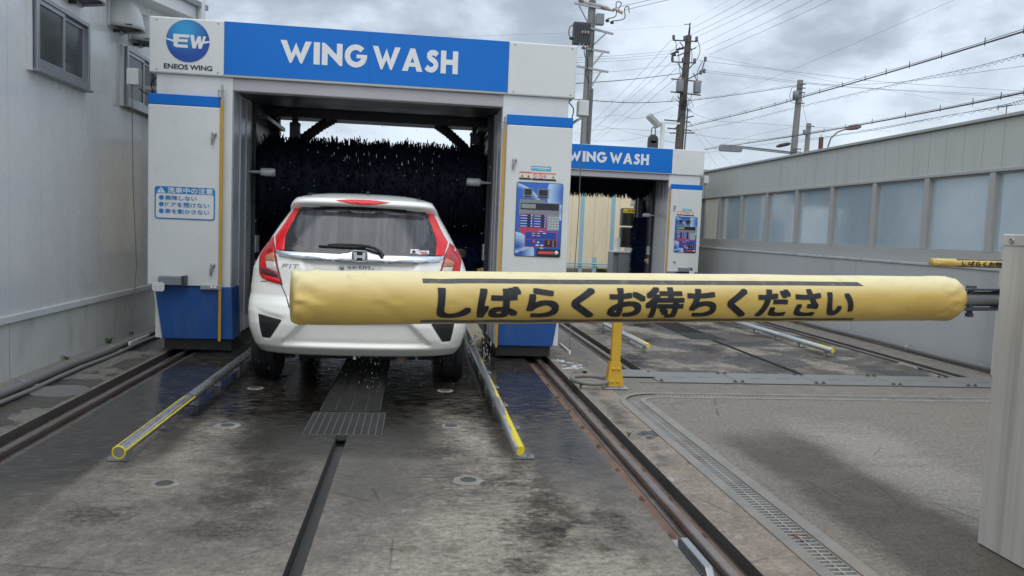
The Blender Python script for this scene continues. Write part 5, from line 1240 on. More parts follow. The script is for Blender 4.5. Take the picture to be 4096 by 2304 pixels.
def barrier(root, tip, hinge, r0, r1, cover0, detail, tx):
    """arm along +X of a local frame: x runs tip -> hinge, y away from the viewer, z up"""
    t_, h_ = Vector(tip), Vector(hinge); ax = h_-t_; L = ax.length; ex = ax.normalized(); ey = Vector((0, 0, 1)).cross(ex).normalized(); ez = ex.cross(ey)
    B = Matrix((ex, ey, ez)).transposed().to_4x4(); B.translation = t_-Vector(WLOC[root.name])
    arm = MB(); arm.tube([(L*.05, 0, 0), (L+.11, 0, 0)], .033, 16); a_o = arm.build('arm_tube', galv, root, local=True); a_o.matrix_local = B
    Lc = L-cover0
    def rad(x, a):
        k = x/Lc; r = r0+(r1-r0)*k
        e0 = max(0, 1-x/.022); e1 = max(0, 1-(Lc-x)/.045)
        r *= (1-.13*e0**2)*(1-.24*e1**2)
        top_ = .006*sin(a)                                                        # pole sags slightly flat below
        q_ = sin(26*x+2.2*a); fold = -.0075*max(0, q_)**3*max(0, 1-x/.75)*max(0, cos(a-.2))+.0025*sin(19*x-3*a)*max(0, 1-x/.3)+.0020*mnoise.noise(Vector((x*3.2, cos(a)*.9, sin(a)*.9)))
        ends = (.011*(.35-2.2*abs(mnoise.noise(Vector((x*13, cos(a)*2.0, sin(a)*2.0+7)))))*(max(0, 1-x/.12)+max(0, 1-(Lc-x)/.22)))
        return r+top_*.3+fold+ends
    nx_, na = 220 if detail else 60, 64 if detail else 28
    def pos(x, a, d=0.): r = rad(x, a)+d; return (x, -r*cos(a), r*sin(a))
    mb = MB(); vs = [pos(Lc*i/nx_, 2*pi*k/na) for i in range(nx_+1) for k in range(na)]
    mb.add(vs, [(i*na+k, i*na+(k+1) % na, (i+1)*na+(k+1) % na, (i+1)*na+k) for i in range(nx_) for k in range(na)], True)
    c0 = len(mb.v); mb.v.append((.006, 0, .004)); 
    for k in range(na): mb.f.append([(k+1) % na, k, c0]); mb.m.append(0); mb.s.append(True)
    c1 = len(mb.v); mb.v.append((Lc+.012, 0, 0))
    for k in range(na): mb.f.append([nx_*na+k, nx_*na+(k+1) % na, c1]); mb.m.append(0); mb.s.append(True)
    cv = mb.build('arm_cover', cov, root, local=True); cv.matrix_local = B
    # printed stripes and characters wrapped on the cover
    def wrap(vf, m, name, d=.0012):
        dl = d if isinstance(d, list) else [d]*len(vf[0]); bm = bmesh.new(); vv = [bm.verts.new((a, dl[i], c)) for i, (a, c) in enumerate(vf[0])]
        for f_ in vf[1]:
            try: bm.faces.new([vv[i] for i in f_])
            except ValueError: pass
        zs_ = [c for a, c in vf[0]]; c = math.ceil(min(zs_)/.010)*.010
        while c < max(zs_):
            bmesh.ops.bisect_plane(bm, geom=bm.verts[:]+bm.edges[:]+bm.faces[:], plane_co=(0, 0, c), plane_no=(0, 0, 1), dist=1e-6); c += .010
        xs_ = [a for a, c in vf[0]]; c = math.ceil(min(xs_)/.02)*.02
        while c < max(xs_):
            bmesh.ops.bisect_plane(bm, geom=bm.verts[:]+bm.edges[:]+bm.faces[:], plane_co=(c, 0, 0), plane_no=(1, 0, 0), dist=1e-6); c += .02
        bm.verts.index_update(); mb = MB(); mb.norecalc = True
        mb.add([pos(v.co.x, v.co.z/r1, v.co.y) for v in bm.verts], [[v.index for v in f_.verts] for f_ in bm.faces]); bm.free()
        mb.build(name, m, cv, local=True)
    if tx is not None:
        u0, u1, w0, w1, s0, s1, t0, t1 = tx
        v, f_ = text_geo(TEXT, .0); VV, FF, DD_ = [], [], []
        for q in range(17):                               # stacked copies, each a hair higher, make the heavy weight
            e_ = (0 if q == 0 else .018 if q < 9 else .036); du, dv = e_*round(cos(q*pi/4)), e_*round(sin(q*pi/4))
            o_ = len(VV); VV += [(a+du, c+dv) for a, c in v]; FF += [tuple(i+o_ for i in f2) for f2 in f_]; DD_ += [.0010+.00008*q]*len(v)
        wrap((fit(VV, u0, u1, w0, w1), FF), ink, 'arm_lettering', DD_)
        wrap(([(s0, t0), (s1+.02, t0), (s1, t0+.020), (s0, t0+.020)], [(0, 1, 2, 3)]), ink2, 'upper_stripe')
        N_ = 60; pts = [(s0+(s1-s0)*i/N_, t1+.0022*sin(i*.9)) for i in range(N_+1)]
        wrap(([(a, c-.011) for a, c in pts]+[(a, c+.010) for a, c in pts], [(i, i+1, N_+2+i, N_+1+i) for i in range(N_)]), ink2, 'lower_stripe')
    # clevis at the hinge
    cl = MB(); x0, x1 = Lc+.02, L+.16
    for s_ in (-1, 1): cl.box(x0+.015, x1, -.04, .04, s_*.044-.005, s_*.044+.005)
    cl.box(x1-.035, x1+.25, -.05, .05, -.0495, .0495)
    c_o = cl.build('clevis', mat('clevis_grey', (.10, .105, .125), .45, .4, var=.15, bump=.1), root, local=True, bevel=.003); c_o.matrix_local = B
    bo_ = MB(); xb = x0+.075
    bo_.lathe([(.0001, -.078), (.016, -.078), (.017, -.062), (.012, -.060), (.012, .049), (.020, .049), (.020, .060), (.0001, .062)], (xb, -.015, 0), 'Z', 8, False)
    b_o = bo_.build('hinge_bolt', MATS['clevis_grey'], root, local=True); b_o.matrix_local = B
BA = thing('barrier_gate', 'big yellow padded boom with black writing, hinged on the near grey cabinet', 'barrier', (2.68, 2.65, 0), 'padded booms that close the wash lanes')
mb = MB(); mb.box(2.44, 2.92, 2.25, 2.955, .004, 1.282); mb.build('cabinet', bx_m, BA, bevel=.004)
mb = MB(); mb.box(2.436, 2.926, 2.246, 2.962, 1.284, 1.334); lid = mb.build('cabinet_lid', bx_m, BA, bevel=.006)
for yy in (2.905, 2.4):
    mb = MB(); mb.lathe([(.013, 0), (.013, -.004), (.006, -.008), (.006, -.006), (.0001, -.006)], (2.436, yy, 1.308), 'X', 14); mb.build('screw', galv, lid)
barrier(BA, (-.38, 2.45, 1.030), (2.50, 3.135, 1.046), .0865, .096, .175, True, (.445, 2.150, -.074, .053, .400, 2.190, .064, -.095))
BB = thing('barrier_gate', 'far yellow boom with only the start of its writing showing', 'barrier', (5.9, 6.7, 0), 'padded booms that close the wash lanes')
mb = MB(); mb.box(5.76, 6.03, 6.50, 7.0, .004, 1.28); mb.build('cabinet', bx_m, BB, bevel=.004)
mb = MB(); mb.box(5.755, 6.035, 6.495, 7.005, 1.282, 1.33); mb.build('cabinet_lid', bx_m, BB, bevel=.006)

barrier(BB, (4.575, 6.38, 1.128), (5.85, 6.44, 1.140), .0375, .0385, .08, False, (.285, 1.04, -.024, .020, .24, 1.05, .030, -.040))

# ================================================================== UTILITY POLES
def insul(mb, x, y, z, s=1.): mb.lathe([(.03*s, 0), (.07*s, .04*s), (.05*s, .08*s), (.07*s, .12*s), (.05*s, .18*s), (.0001, .2*s)], (x, y, z), 'Z', 8)
def arm(mb, x0, x1, y, z, z2=None, w=.05): 
    z2 = z if z2 is None else z2; mb.tube([(x0, y-.2, z), (x1, y-.2, z2)], w, 4)
p1 = thing('utility_pole', 'grey concrete power pole with a big switch box, left of the far gantry roof', 'utility pole', (6.86, 32, 0), 'power poles behind the car wash')
mb = MB(); mb.tube([(6.83, 32, 0), (6.86, 32, 5), (6.90, 32, 10.8)], [.24, .20, .155], 14); mb.build('shaft', pole_conc, p1)
for a in ((6.10, 7.78, 10.60, 10.42), (6.28, 7.4, 10.70, 10.55), (6.20, 7.80, 9.75, 9.48), (6.5, 7.68, 8.83, 8.72), (6.33, 7.67, 8.08, 7.93)):
    mb = MB(); arm(mb, a[0], a[1], 32, a[2], a[3], .055); mb.build('cross_arm', galv, p1)
for a in (((6.30, 10.5), (6.75, 9.8)), ((7.5, 9.5), (7.0, 9.0)), ((7.4, 8.7), (7.0, 8.15)), ((7.35, 7.93), (6.98, 7.3)), ((6.95, 9.75), (7.35, 9.95))):
    mb = MB(); mb.tube([(a[0][0], 31.75, a[0][1]), (a[1][0], 31.8, a[1][1])], .03, 6); mb.build('brace', galv, p1)
mb = MB(); mb.box(6.08, 6.78, 31.45, 31.8, 8.92, 9.78)
for i in range(9): mb.tube([(6.12+.078*i, 31.43, 9.0), (6.10+.078*i, 31.42, 9.7)], .026, 5)
bx = mb.build('switch_box', mat('switch_dark', (.06, .065, .08), .6, var=.2), p1, bevel=.03)
mb = MB()
for i in range(3): insul(mb, 6.42+.12*i, 31.38, 9.30, .6)
for i in range(3): insul(mb, 6.35+.16*i, 31.5, 8.84-.03*i, .6)
mb.build('bushing', ceramic, bx)
mb = MB(); mb.box(7.0, 7.33, 31.5, 31.75, 9.75, 10.2); mb.build('control_box', tx_grey, p1, bevel=.03)
mb = MB()
for (x, z) in ((7.35, 10.50), (7.45, 10.45), (7.85, 10.43), (8.0, 10.36), (6.35, 10.72), (6.8, 10.78)):
    mb.tube([(x-.13, 31.7, z+.04), (x+.13, 31.7, z-.02)], [.05, .07], 8)
mb.build('insulator', ceramic, p1)
for pts in ([(7.9, 31.7, 10.42), (8.06, 31.7, 10.7), (7.84, 31.7, 10.72), (7.85, 31.7, 10.2), (7.5, 31.7, 10.05)], [(8.4, 31.7, 10.35), (8.35, 31.7, 10.6), (8.2, 31.7, 10.5), (8.2, 31.7, 10.1), (7.7, 31.7, 9.97)],
            [(6.25, 31.6, 9.7), (5.95, 31.6, 9.6), (5.9, 31.6, 9.3), (6.0, 31.6, 9.15)], [(6.55, 31.6, 8.9), (6.6, 31.6, 8.5), (6.75, 31.6, 8.2), (6.68, 31.6, 7.8), (6.85, 31.6, 7.4)], [(6.95, 31.6, 9.4), (6.9, 31.6, 8.8), (6.72, 31.6, 8.3), (6.8, 31.6, 7.6), (6.86, 31.6, 5)]):
    mb = MB(); mb.tube(cat_rom(pts, 6), .02, 5); mb.build('jumper_wire', line_dark, p1)
mb = MB(); mb.lathe([(.06, 0), (.09, .05), (.06, .1)], (7.5, 31.7, 9.92), 'Z', 8); mb.lathe([(.06, 0), (.09, .05), (.06, .1)], (7.7, 31.7, 9.86), 'Z', 8); mb.lathe([(.06, 0), (.09, .05), (.06, .1)], (6.0, 31.6, 9.08), 'Z', 8); mb.build('wire_clamp', line_dark, p1)

p2 = thing('utility_pole', 'tall dark power pole with twin transformers above the far gantry sign', 'utility pole', (16.5, 48, 0), 'power poles behind the car wash')
mb = MB(); mb.tube([(16.25, 48, 0), (16.45, 48, 8), (16.64, 48, 13.9)], [.30, .26, .19], 14); mb.build('shaft', pole_dark, p2)
mb = MB(); mb.tube([(16.55, 48, 13.2), (16.69, 48, 14.7)], .035, 6); mb.tube([(16.72, 48, 13.2), (16.69, 48, 14.7)], .035, 6); mb.tube([(16.3, 48, 14.58), (16.72, 48, 14.62)], .025, 5); mb.build('top_mast', line_dark, p2)
arms = ((15.56, 17.15, 13.50, 13.53), (15.9, 17.1, 12.55, 13.15), (15.56, 17.15, 12.17, 12.20), (15.6, 17.6, 11.12, 11.06), (15.6, 17.58, 10.32, 10.22), (16.3, 17.2, 8.65, 8.90), (15.3, 17.0, 8.55, 8.50), (15.5, 17.1, 8.05, 7.98), (15.7, 17.3, 7.75, 7.85))
for a in arms:
    mb = MB(); arm(mb, a[0], a[1], 48, a[2], a[3], .05); mb.build('cross_arm', mat('arm_dark', (.09, .085, .085), .6, var=.2), p2)
for a in (((16.0, 13.4), (16.6, 12.8)), ((17.0, 12.15), (16.6, 11.7)), ((15.95, 12.1), (16.5, 11.5)), ((17.6, 11.7), (16.65, 11.15)), ((17.7, 12.4), (17.55, 11.7)), ((16.1, 8.5), (16.45, 9.2)), ((16.0, 8.0), (16.45, 8.6)), ((17.0, 11.55), (17.3, 11.1)), ((16.0, 11.1), (16.45, 11.6))):
    mb = MB(); mb.tube([(a[0][0], 47.75, a[0][1]), (a[1][0], 47.8, a[1][1])], .035, 6); mb.build('brace', MATS['arm_dark'], p2)
for xx in (16.16, 17.28):
    mb = MB(); mb.lathe([(.0001, 0), (.23, 0), (.24, .05), (.24, .62), (.22, .70), (.10, .74), (.0001, .75)], (xx, 47.7, 10.32), 'Z', 18); tr = mb.build('transformer', tx_grey, p2)
    mb = MB()
    for d in (-.13, 0, .13): insul(mb, xx+d, 47.6, 11.02, .6)
    mb.build('bushing', ceramic, tr)
mb = MB()
for (x, z) in ((15.6, 13.55), (16.32, 13.55), (17.1, 13.55), (15.6, 12.2), (16.3, 12.2), (17.05, 12.2), (17.75, 12.35), (17.72, 11.6), (17.5, 11.5)): insul(mb, x, 47.8, z, 1.5)
mb.build('insulator', line_grey, p2)
rr = random.Random(4); mb = MB()
for i in range(26):
    a, b_ = rr.gauss(16.4, .28), rr.gauss(9.55, .25); mb.tube([(a, 47.7, b_), (a+rr.gauss(0, .22), 47.6, b_+rr.gauss(0, .18)), (a+rr.gauss(0, .3), 47.7, b_+rr.gauss(0, .25))], .018, 4)
mb.build('wire_tangle', line_dark, p2)
mb = MB()
for (x, z) in ((15.55, 12.65), (15.75, 12.75), (15.9, 12.95), (16.1, 13.0), (15.62, 12.55)): mb.tube([(x-.12, 47.7, z-.05), (x+.14, 47.7, z+.05)], [.04, .09], 6)
mb.build('strain_insulator', line_dark, p2)
for pts in ([(15.6, 47.6, 13.6), (15.75, 47.6, 13.1), (15.7, 47.6, 12.8)], [(17.1, 47.6, 13.6), (17.3, 47.6, 12.9), (17.1, 47.6, 12.3)], [(17.5, 47.6, 12.3), (17.2, 47.6, 11.6), (17.28, 47.6, 11.1)], [(15.9, 47.6, 12.9), (16.0, 47.6, 12.0), (16.16, 47.6, 11.1)], [(16.4, 47.6, 13.5), (16.75, 47.6, 12.9), (16.8, 47.6, 12.2)], [(16.9, 47.6, 10.3), (16.85, 47.6, 9.9), (16.5, 47.6, 9.6)]):
    mb = MB(); mb.tube(cat_rom(pts, 6), .02, 5); mb.build('jumper_wire', line_dark, p2)
mb = MB(); mb.tube([(16.62, 47.7, 4), (16.75, 47.7, 9.3)], .05, 6); mb.build('riser_pipe', line_grey, p2)
mb = MB(); mb.tube([(6.98, 31.75, 3), (7.02, 31.75, 7.2)], .05, 6); mb.build('riser_pipe', line_grey, p1)
p3 = thing('utility_pole', 'grey pole with one small box rising behind the right building roof', 'utility pole', (25.1, 50, 0), 'power poles behind the car wash')
mb = MB(); mb.tube([(24.95, 50, 0), (25.28, 50, 12.05)], [.27, .19], 14); mb.build('shaft', pole_conc, p3)
mb = MB(); mb.lathe([(.0001, 0), (.20, 0), (.20, .5), (.1, .58), (.0001, .58)], (24.90, 49.75, 10.72), 'Z', 14); mb.build('closure_box', tx_grey, p3)
for z in (11.75, 11.5, 11.2, 10.5, 7.45, 7.25):
    mb = MB(); mb.tube([(24.95, 49.75, z), (25.55, 49.75, z)], .04, 5); mb.build('bracket', line_grey, p3)
mb = MB(); mb.tube([(24.9, 49.7, 11.55), (24.55, 49.7, 11.45), (24.45, 49.7, 10.9), (24.6, 49.7, 10.5), (24.9, 49.7, 10.45)], .02, 5); mb.build('cable_loop', line_grey, p3)
p4 = thing('utility_pole', 'shorter thin pole just right of the grey pole behind the right building', 'utility pole', (39, 75, 0), 'power poles behind the car wash')
mb = MB(); mb.tube([(38.9, 75, 0), (39.15, 75, 13.2)], [.30, .24], 12); mb.build('shaft', pole_conc, p4)
mb = MB(); mb.box(38.5, 38.9, 74.6, 74.9, 12.0, 12.5); mb.tube([(38.7, 74.7, 12.9), (39.6, 74.7, 12.9)], .05, 5); mb.build('pole_fittings', tx_grey, p4)
sgn = thing('traffic_signal', 'back of a horizontal traffic signal on a long arm from the grey pole', 'traffic signal', (24.9, 49.8, 7.3))
mb = MB(); mb.prism(rrect(19.80, 21.40, 7.02, 7.46, .15), lambda u, v, w: (u, 49.7+w, v), 0, .2); mb.build('signal_head', tx_grey, sgn, bevel=.03)
mb = MB(); mb.tube([(20.1, 49.85, 7.45), (21.5, 49.85, 7.40), (24.95, 49.85, 7.22)], .05, 6); mb.tube([(21.4, 49.85, 7.30), (24.95, 49.85, 7.12)], .035, 6); mb.build('signal_arm', line_grey, sgn)
clo = MB(); clo.tube([(23.86, 49.9, 7.55), (24.1, 49.9, 7.62), (24.6, 49.9, 7.75), (24.82, 49.9, 7.80)], [.07, .13, .13, .07], 8); o = clo.build('cable_closure', line_dark); tag(o, 'black cable joint closure hanging left of the grey pole', 'cable closure')
sl_ = thing('street_lamp', 'curved street lamp with a brownish head above the right building roof', 'street lamp', (24.8, 45, 0))
mb = MB(); mb.tube([(24.7, 45, 0), (24.8, 45, 7.0), (24.97, 45, 7.62), (25.38, 45, 8.02), (26.0, 45, 8.26)], .045, 8); mb.build('lamp_post', mat('lamp_post_brown', (.16, .13, .12), .6), sl_)
mb = MB(); mb.tube([(25.9, 45, 8.22), (26.15, 45, 8.32), (26.6, 45, 8.40), (26.85, 45, 8.45)], [.06, .16, .17, .10], 10); mb.build('lamp_head', mat('lamp_head_brown', (.20, .13, .12), .5), sl_)
sp_ = MB(); sp_.box(24.25, 24.45, 44.9, 45.1, 6.5, 7.65); sp_.lathe([(.02, 0), (.02, .15)], (24.35, 45, 7.65), 'Z', 6); o = sp_.build('stub_post', mat('rusty_stub', (.12, .06, .05), .8)); tag(o, 'short rusty post top beside the curved street lamp', 'post')

# ================================================================== OVERHEAD LINES
WIRES = [
('U', 0.014, [(16.77, 48.0, 14.36), (16.01, 41.65, 13.45), (15.44, 36.78, 12.84), (15.11, 34.0, 12.53)]) ,
('U', 0.014, [(16.81, 48.0, 13.98), (16.48, 41.65, 13.32), (16.23, 36.78, 12.9), (16.09, 34.0, 12.71)]) ,
('U', 0.014, [(17.13, 48.0, 13.84), (17.02, 41.65, 13.29), (16.95, 36.78, 12.95), (16.92, 34.0, 12.82)]) ,
('U', 0.014, [(17.12, 48.0, 13.21), (17.47, 41.65, 13.05), (17.75, 36.78, 13.01), (17.93, 34.0, 13.08)]) ,
('U', 0.014, [(17.8, 48.0, 13.09), (18.43, 41.65, 13.04), (18.94, 36.78, 13.1), (19.25, 34.0, 13.23)]) ,
('U', 0.014, [(18.04, 48.0, 12.81), (19.07, 41.65, 12.96), (19.89, 36.78, 13.17), (20.38, 34.0, 13.41)]) ,
('F0', 0.006, [(16.74, 48.0, 14.79), (15.38, 40.92, 13.49), (14.51, 36.34, 12.64), (14.06, 34.0, 12.21)]) ,
('single', 0.007, [(15.69, 48.0, 8.81), (15.75, 44.48, 8.72), (15.86, 38.96, 8.68), (16.01, 32.66, 8.7), (16.15, 28.12, 8.78), (16.38, 22.77, 8.95), (16.42, 22.0, 8.99)]) ,
('A', 0.03, [(16.84, 48.0, 8.22), (15.35, 39.3, 7.41), (14.0, 31.37, 6.68), (13.24, 26.85, 6.3), (13.0, 25.39, 6.2), (12.26, 20.85, 5.84), (11.71, 17.36, 5.59), (11.15, 13.47, 5.35), (11.09, 13.0, 5.33)]) ,
('A2', 0.012, [(16.84, 48.0, 8.31), (15.34, 39.3, 7.48), (13.99, 31.37, 6.75), (13.24, 26.85, 6.36), (12.99, 25.39, 6.25), (12.26, 20.85, 5.9), (11.71, 17.36, 5.63), (11.14, 13.47, 5.39), (11.08, 13.0, 5.37)]) ,
('S', 0.009, [(17.08, 48.0, 7.97), (15.05, 35.15, 6.81), (13.92, 27.87, 6.25), (12.95, 21.27, 5.73), (12.57, 18.57, 5.52), (12.27, 16.32, 5.32), (12.04, 14.49, 5.22), (11.98, 14.0, 5.21)]) ,
('B', 0.028, [(16.88, 48.0, 9.86), (21.48, 49.13, 10.84), (25.06, 50.0, 11.68)]) ,
('B2', 0.012, [(16.87, 48.0, 9.92), (21.47, 49.13, 10.92), (25.06, 50.0, 11.77)]) ,
('D1', 0.01, [(18.0, 48.0, 12.72), (22.38, 49.74, 12.72), (28.66, 52.19, 12.6), (36.29, 55.11, 12.71), (44.19, 58.07, 12.61), (49.42, 60.0, 12.54)]) ,
('D2', 0.015, [(17.44, 48.0, 12.41), (22.22, 45.49, 11.58), (25.7, 43.73, 10.98), (28.32, 42.44, 10.64), (33.45, 40.0, 10.14)]) ,
('D3', 0.013, [(17.56, 48.0, 11.85), (22.69, 45.3, 10.96), (26.41, 43.41, 10.44), (33.47, 40.0, 9.89)]) ,
('D4', 0.013, [(17.57, 48.0, 11.72), (22.7, 45.3, 10.87), (25.42, 43.91, 10.52), (29.95, 41.68, 10.07), (33.48, 40.0, 9.78)]) ,
('E1', 0.013, [(25.44, 50.0, 11.86), (24.13, 41.7, 10.21), (23.14, 35.21, 9.15), (21.87, 26.26, 7.99), (21.71, 25.0, 7.86)]) ,
('C', 0.035, [(22.67, 60.0, 8.25), (17.59, 35.16, 6.22), (15.88, 26.54, 5.57), (14.68, 20.15, 5.15), (14.09, 16.85, 4.97), (13.95, 16.0, 4.93)]) ,
('C2', 0.012, [(22.67, 60.0, 8.34), (17.59, 35.16, 6.28), (15.88, 26.54, 5.62), (14.67, 20.15, 5.19), (14.09, 16.85, 5.01), (13.95, 16.0, 4.98)]) ,
('S2', 0.012, [(30.4, 60.0, 9.26), (22.39, 37.37, 7.01), (19.64, 29.5, 6.24), (16.95, 21.69, 5.49), (16.13, 19.27, 5.32), (15.71, 18.0, 5.24)]) ,
('L1', 0.012, [(22.69, 60.0, 8.0), (20.26, 43.26, 6.86), (18.58, 31.0, 5.98), (17.77, 24.64, 5.73), (17.34, 20.69, 5.5), (17.26, 20.0, 5.48)]) ,
('M1', 0.015, [(16.91, 48.0, 9.22), (19.56, 50.1, 9.06), (23.99, 53.62, 9.59), (29.13, 57.67, 10.2), (45.0, 70.0, 12.13)]) ,
('M2', 0.015, [(17.18, 48.0, 7.83), (20.08, 50.26, 7.94), (24.51, 53.7, 8.47), (28.53, 56.81, 9.33), (32.66, 60.0, 10.36)]) ,
('M3', 0.012, [(22.45, 60.0, 8.19), (23.67, 55.07, 8.67), (24.97, 50.0, 8.92)]) ,
('guy1', 0.01, [(16.96, 48.0, 8.54), (19.09, 51.1, 7.62), (21.79, 55.0, 6.49)]) ,
('guy2', 0.01, [(17.05, 48.0, 8.51), (19.69, 51.15, 7.65), (22.93, 55.0, 6.69)]) ,
('guy3', 0.02, [(25.46, 50.0, 10.87), (30.05, 58.42, 11.4), (38.51, 74.0, 12.92)]) ,
('FL', 0.018, [(24.08, 120.0, 15.56), (17.97, 68.57, 13.96), (15.53, 48.0, 13.57)]) ,
('FL', 0.018, [(25.84, 120.0, 16.04), (18.83, 68.57, 13.96), (16.03, 48.0, 13.38)]) ,
('FL', 0.018, [(24.86, 120.0, 15.79), (18.36, 68.57, 13.16), (15.77, 48.0, 12.36)]) ,
('FL', 0.018, [(26.47, 120.0, 15.49), (18.96, 68.57, 12.7), (15.96, 48.0, 11.83)]) ,
('FL', 0.018, [(27.07, 120.0, 15.33), (19.05, 68.57, 12.16), (15.84, 48.0, 11.13)]) ,
('P', 0.011, [(6.26, 32.0, 8.45), (10.03, 38.4, 10.19), (15.73, 48.0, 12.93)]) ,
('P', 0.011, [(6.26, 32.0, 8.36), (10.01, 38.4, 10.06), (15.66, 48.0, 12.74)]) ,
('P', 0.011, [(6.27, 32.0, 8.26), (10.02, 38.4, 9.93), (15.68, 48.0, 12.55)]) ,
('P', 0.011, [(6.29, 32.0, 7.78), (10.36, 38.4, 9.48), (16.51, 48.0, 12.18)]) ,
('Pt', 0.028, [(6.31, 32.0, 7.41), (10.42, 38.4, 9.02), (16.63, 48.0, 11.61)]) ,
('K', 0.028, [(6.29, 32.0, 6.77), (8.95, 36.1, 7.46), (11.66, 40.26, 8.23), (16.73, 48.0, 9.88)]) ,
('T1', 0.015, [(7.89, 32.0, 10.6), (8.57, 29.47, 10.25), (8.97, 28.0, 10.06)]) ,
('T2', 0.015, [(8.26, 32.0, 10.53), (9.18, 29.09, 10.19), (9.53, 28.0, 10.06)]) ,
('thin', 0.006, [(0.1, 30.0, 8.38), (3.29, 33.65, 9.55), (7.12, 37.96, 10.97), (10.01, 41.16, 12.08), (16.25, 48.0, 14.5)]) ,
('Q1', 0.015, [(17.98, 90.0, 13.71), (16.86, 67.77, 11.7), (16.43, 58.18, 10.1), (15.94, 48.0, 9.43)]) ,
('Q2', 0.017, [(18.01, 90.0, 12.99), (17.5, 78.55, 12.29), (16.77, 59.18, 9.06), (16.4, 48.0, 7.12)]) ,
('Q3', 0.02, [(17.87, 90.0, 12.77), (17.08, 68.42, 10.64), (16.45, 48.0, 7.78)]) ,
('Q4', 0.013, [(19.9, 100.0, 13.17), (17.95, 67.2, 9.51), (16.82, 48.0, 8.39)]) ,

]
LAB = {'U': ('thin bare wire climbing from the tall dark pole to the top edge of the picture', 'power line', 'bare wires from the tall dark pole'),
 'F0': ('hair-thin earth wire above the bare wires at the tall dark pole', 'power line', None), 'single': ('lone thin wire crossing the open sky to the upper right', 'power line', None),
 'A': ('thick black cable sagging past the grey pole to the right edge', 'cable', None), 'A2': ('thin messenger wire just above the thick cable past the grey pole', 'cable', None),
 'S': ('scalloped wire strung with spiral hangers below the thick cable', 'cable', None), 'B': ('cable bundle between the tall dark pole and the grey pole', 'cable', None), 'B2': ('messenger wire above the bundle between the dark and grey poles', 'cable', None),
 'D1': ('faint thin wire falling to the right behind the thick cable', 'power line', None), 'D2': ('highest of the wires sloping down right from the tall dark pole', 'power line', None), 'D3': ('middle wire sloping down right past the grey pole top', 'power line', None), 'D4': ('lowest wire sloping down right past the grey pole top', 'power line', None),
 'E1': ('wire that dips then rises to the right edge from the grey pole top', 'power line', None), 'C': ('thick low cable rising along the right building roof', 'cable', None), 'C2': ('messenger wire on the thick low cable along the right roof', 'cable', None), 'S2': ('scalloped wire just below the thick low cable on the right', 'cable', None), 'L1': ('lowest thin line above the right building roof', 'cable', None),
 'M1': ('beaded line drooping right from the tangle on the dark pole', 'cable', None), 'M2': ('low sagging line between the dark pole and the street lamp', 'cable', None), 'M3': ('low line rising to the middle of the grey pole', 'cable', None),
 'guy1': ('left of the two thin stays falling behind the far gantry corner', 'cable', None), 'guy2': ('right of the two thin stays falling behind the far gantry corner', 'cable', None), 'guy3': ('short line joining the grey pole and the shorter pole', 'cable', None),
 'FL': ('line running from the tall dark pole down to the horizon on the left', 'power line', 'lines running down left from the tall dark pole'), 'P': ('thin line between the box pole and the tall dark pole', 'power line', 'thin lines between the first two poles'), 'Pt': ('thick black cable between the box pole and the tall dark pole', 'cable', None), 'K': ('sagging cable bundle crossing behind both near poles', 'cable', None),
 'T1': ('upper wire leaving the box pole head to the top edge', 'power line', None), 'T2': ('lower wire leaving the box pole head to the top edge', 'power line', None), 'thin': ('hair-thin wire crossing above the near gantry to the tall dark pole', 'power line', None),
 'Q1': ('wavy low line above the far gantry beside the box pole', 'cable', None), 'Q2': ('low line sloping down right above the far gantry roof', 'cable', None), 'Q3': ('low level cable just above the far gantry roof', 'cable', None), 'Q4': ('lowest thin line above the far gantry floodlight', 'cable', None)}
for nm, r, P in WIRES:
    lab, ct, grp = LAB[nm]
    if nm in ('A', 'A2', 'S', 'C', 'C2', 'S2', 'L1', 'E1', 'U', 'F0', 'single', 'T1', 'T2'):      # the lines run on towards the next pole
        e_ = Vector(P[-1])-Vector(P[-2]); P = P+[tuple(Vector(P[-1])+e_*(6/max(e_.length, .5)))]
    pts = cat_rom(P); mb = MB()
    mb.tube(pts, r*.62, 5)
    if nm in ('A', 'C', 'B', 'K'):
        for i in range(2, len(pts), 3): mb.tube([pts[i]-Vector((0, 0, r*1.6)), pts[i]+Vector((0, 0, r*3.8))], r*.3, 4)
    if nm in ('S', 'S2'):
        for i in range(len(pts)-1):
            a, c = pts[i], pts[i+1]; m_ = (a+c)/2; mb.tube([a, m_-Vector((0, 0, r*7)), c], r*.5, 4)
    o = mb.build('power_line' if ct == 'power line' else 'overhead_cable', line_dark if r > .02 else line_grey); tag(o, lab, ct, grp)

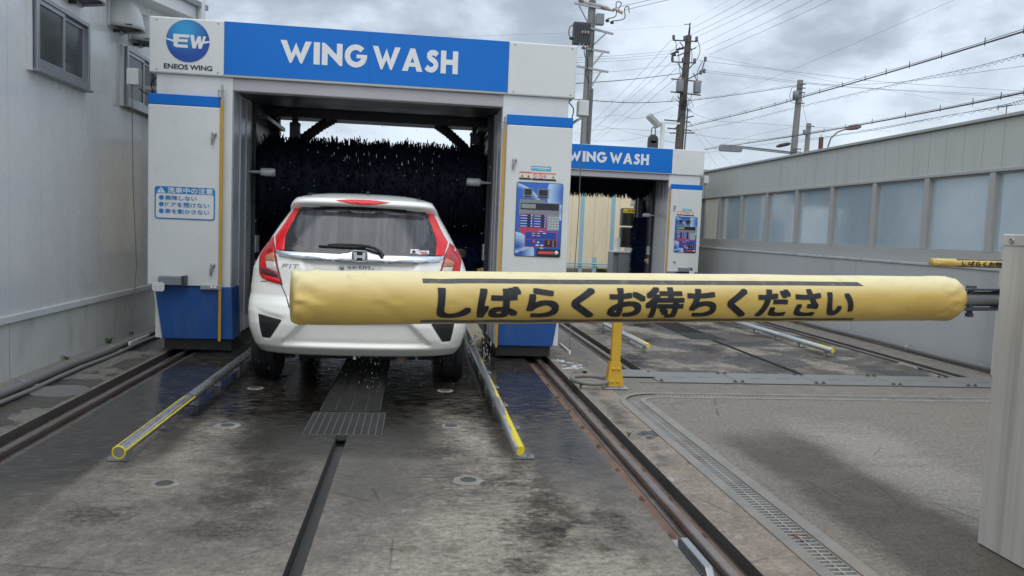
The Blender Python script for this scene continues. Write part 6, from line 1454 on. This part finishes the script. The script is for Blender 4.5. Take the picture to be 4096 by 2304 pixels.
# ================================================================== BEHIND THE FAR GANTRY
bg_ = thing('beige_building', 'pale beige building seen through the far wash gantry', 'building', (7, 26, 0))
bm_ = seam_mat('beige_panel', (.84, .72, .50), .7, 0, .40, .01, .4, var=.04, dirt=((.50, .42, .30), .25, 1.5, (1, 1, .4)))
mb = MB(); mb.box(1.5, 16, 24.8, 32, 0, 3.4); mb.build('wall', bm_, bg_)
mb = MB(); mb.box(1.4, 16.1, 24.7, 32.1, 3.4, 3.5); mb.build('roof_edge', mull, bg_)
fn = thing('blue_fence', 'light blue pipe fence before the beige building', 'fence', (5.4, 24, 0))
for xx, h, m_ in ((5.10, 2.9, lt_blue), (5.55, 2.9, beige), (6.08, 2.9, lt_blue), (4.4, 2.9, lt_blue), (3.6, 2.9, lt_blue)):
    mb = MB(); mb.box(xx-.055, xx+.055, 23.6, 23.7, 0, h); p = mb.build('fence_post', m_, fn)
    mb = MB()
    for k in range(9): mb.box(xx-.09, xx-.054, 23.62, 23.64, .35+.3*k, .37+.3*k)
    mb.build('cleat', lt_blue, p)
    if m_ is beige: mb = MB(); mb.box(xx-.058, xx+.058, 23.595, 23.705, 0, .5); mb.build('blue_foot', lt_blue, p)
mb = MB()
for z in (.22, .30): mb.tube([(3, 23.58, z), (9, 23.58, z)], .018, 6)
for k in range(60): mb.tube([(3+.1*k, 23.58, .22), (3.05+.1*k, 23.58, .30)], .008, 4)
mb.build('rail', lt_blue, fn)
kb = MB(); kb.box(1.5, 9, 23.9, 24.7, 0, .12); o = kb.build('kerb', conc); struct(o)
for x in (5.62, 5.8, 5.95): weed(x, 23.85, .22, {5.62: 'grass tuft by the blue fence, left one', 5.8: 'grass tuft by the blue fence, middle one', 5.95: 'grass tuft by the blue fence, right one'}[x], 14)
tm = thing('pay_terminal', 'dark pay terminal with a yellow header on a grey cabinet behind the far gantry', 'pay terminal', (5.3, 19, 0))
mb = MB(); mb.box(5.06, 5.75, 18.9, 19.5, .1, .79); mb.box(4.93, 5.06, 18.95, 19.5, .1, .815); mb.build('pedestal', tx_grey, tm, bevel=.01)
mb = MB(); mb.box(4.92, 5.80, 18.88, 19.52, .80, .825); mb.box(5.04, 5.12, 19.0, 19.3, .83, 1.17); mb.build('top_plate', white_frame, tm)
mb = MB(); mb.prism(rrect(5.11, 5.75, 1.475, 1.92, .03), lambda u, v, w: (u, 18.95+w, v), 0, .2); mb.prism(rrect(5.11, 5.75, .93, 1.44, .03), lambda u, v, w: (u, 18.95+w, v), 0, .2); mb.build('terminal_housing', mat('terminal_black', (.03, .035, .05), .4), tm)
mb = MB(); mb.box(5.13, 5.73, 18.943, 18.949, 1.80, 1.905); hd = mb.build('yellow_header', yel_st, tm)
mb = MB(); v, f = text_geo('ご利用案内', .02); front(mb, (fit(v, 5.16, 5.62, 1.82, 1.885), f), 18.940); mb.build('header_text', pdk, hd)
mb = MB(); mb.box(5.15, 5.70, 18.943, 18.949, 1.53, 1.78); mb.box(5.15, 5.70, 18.943, 18.949, .98, 1.40); mb.build('screen', black_gloss, tm)
rp = MB(); rp.box(5.37, 5.45, 18.6, 18.75, 0, 2.3); o = rp.build('cream_post', beige); tag(o, 'narrow cream post in front of the pay terminal', 'post')
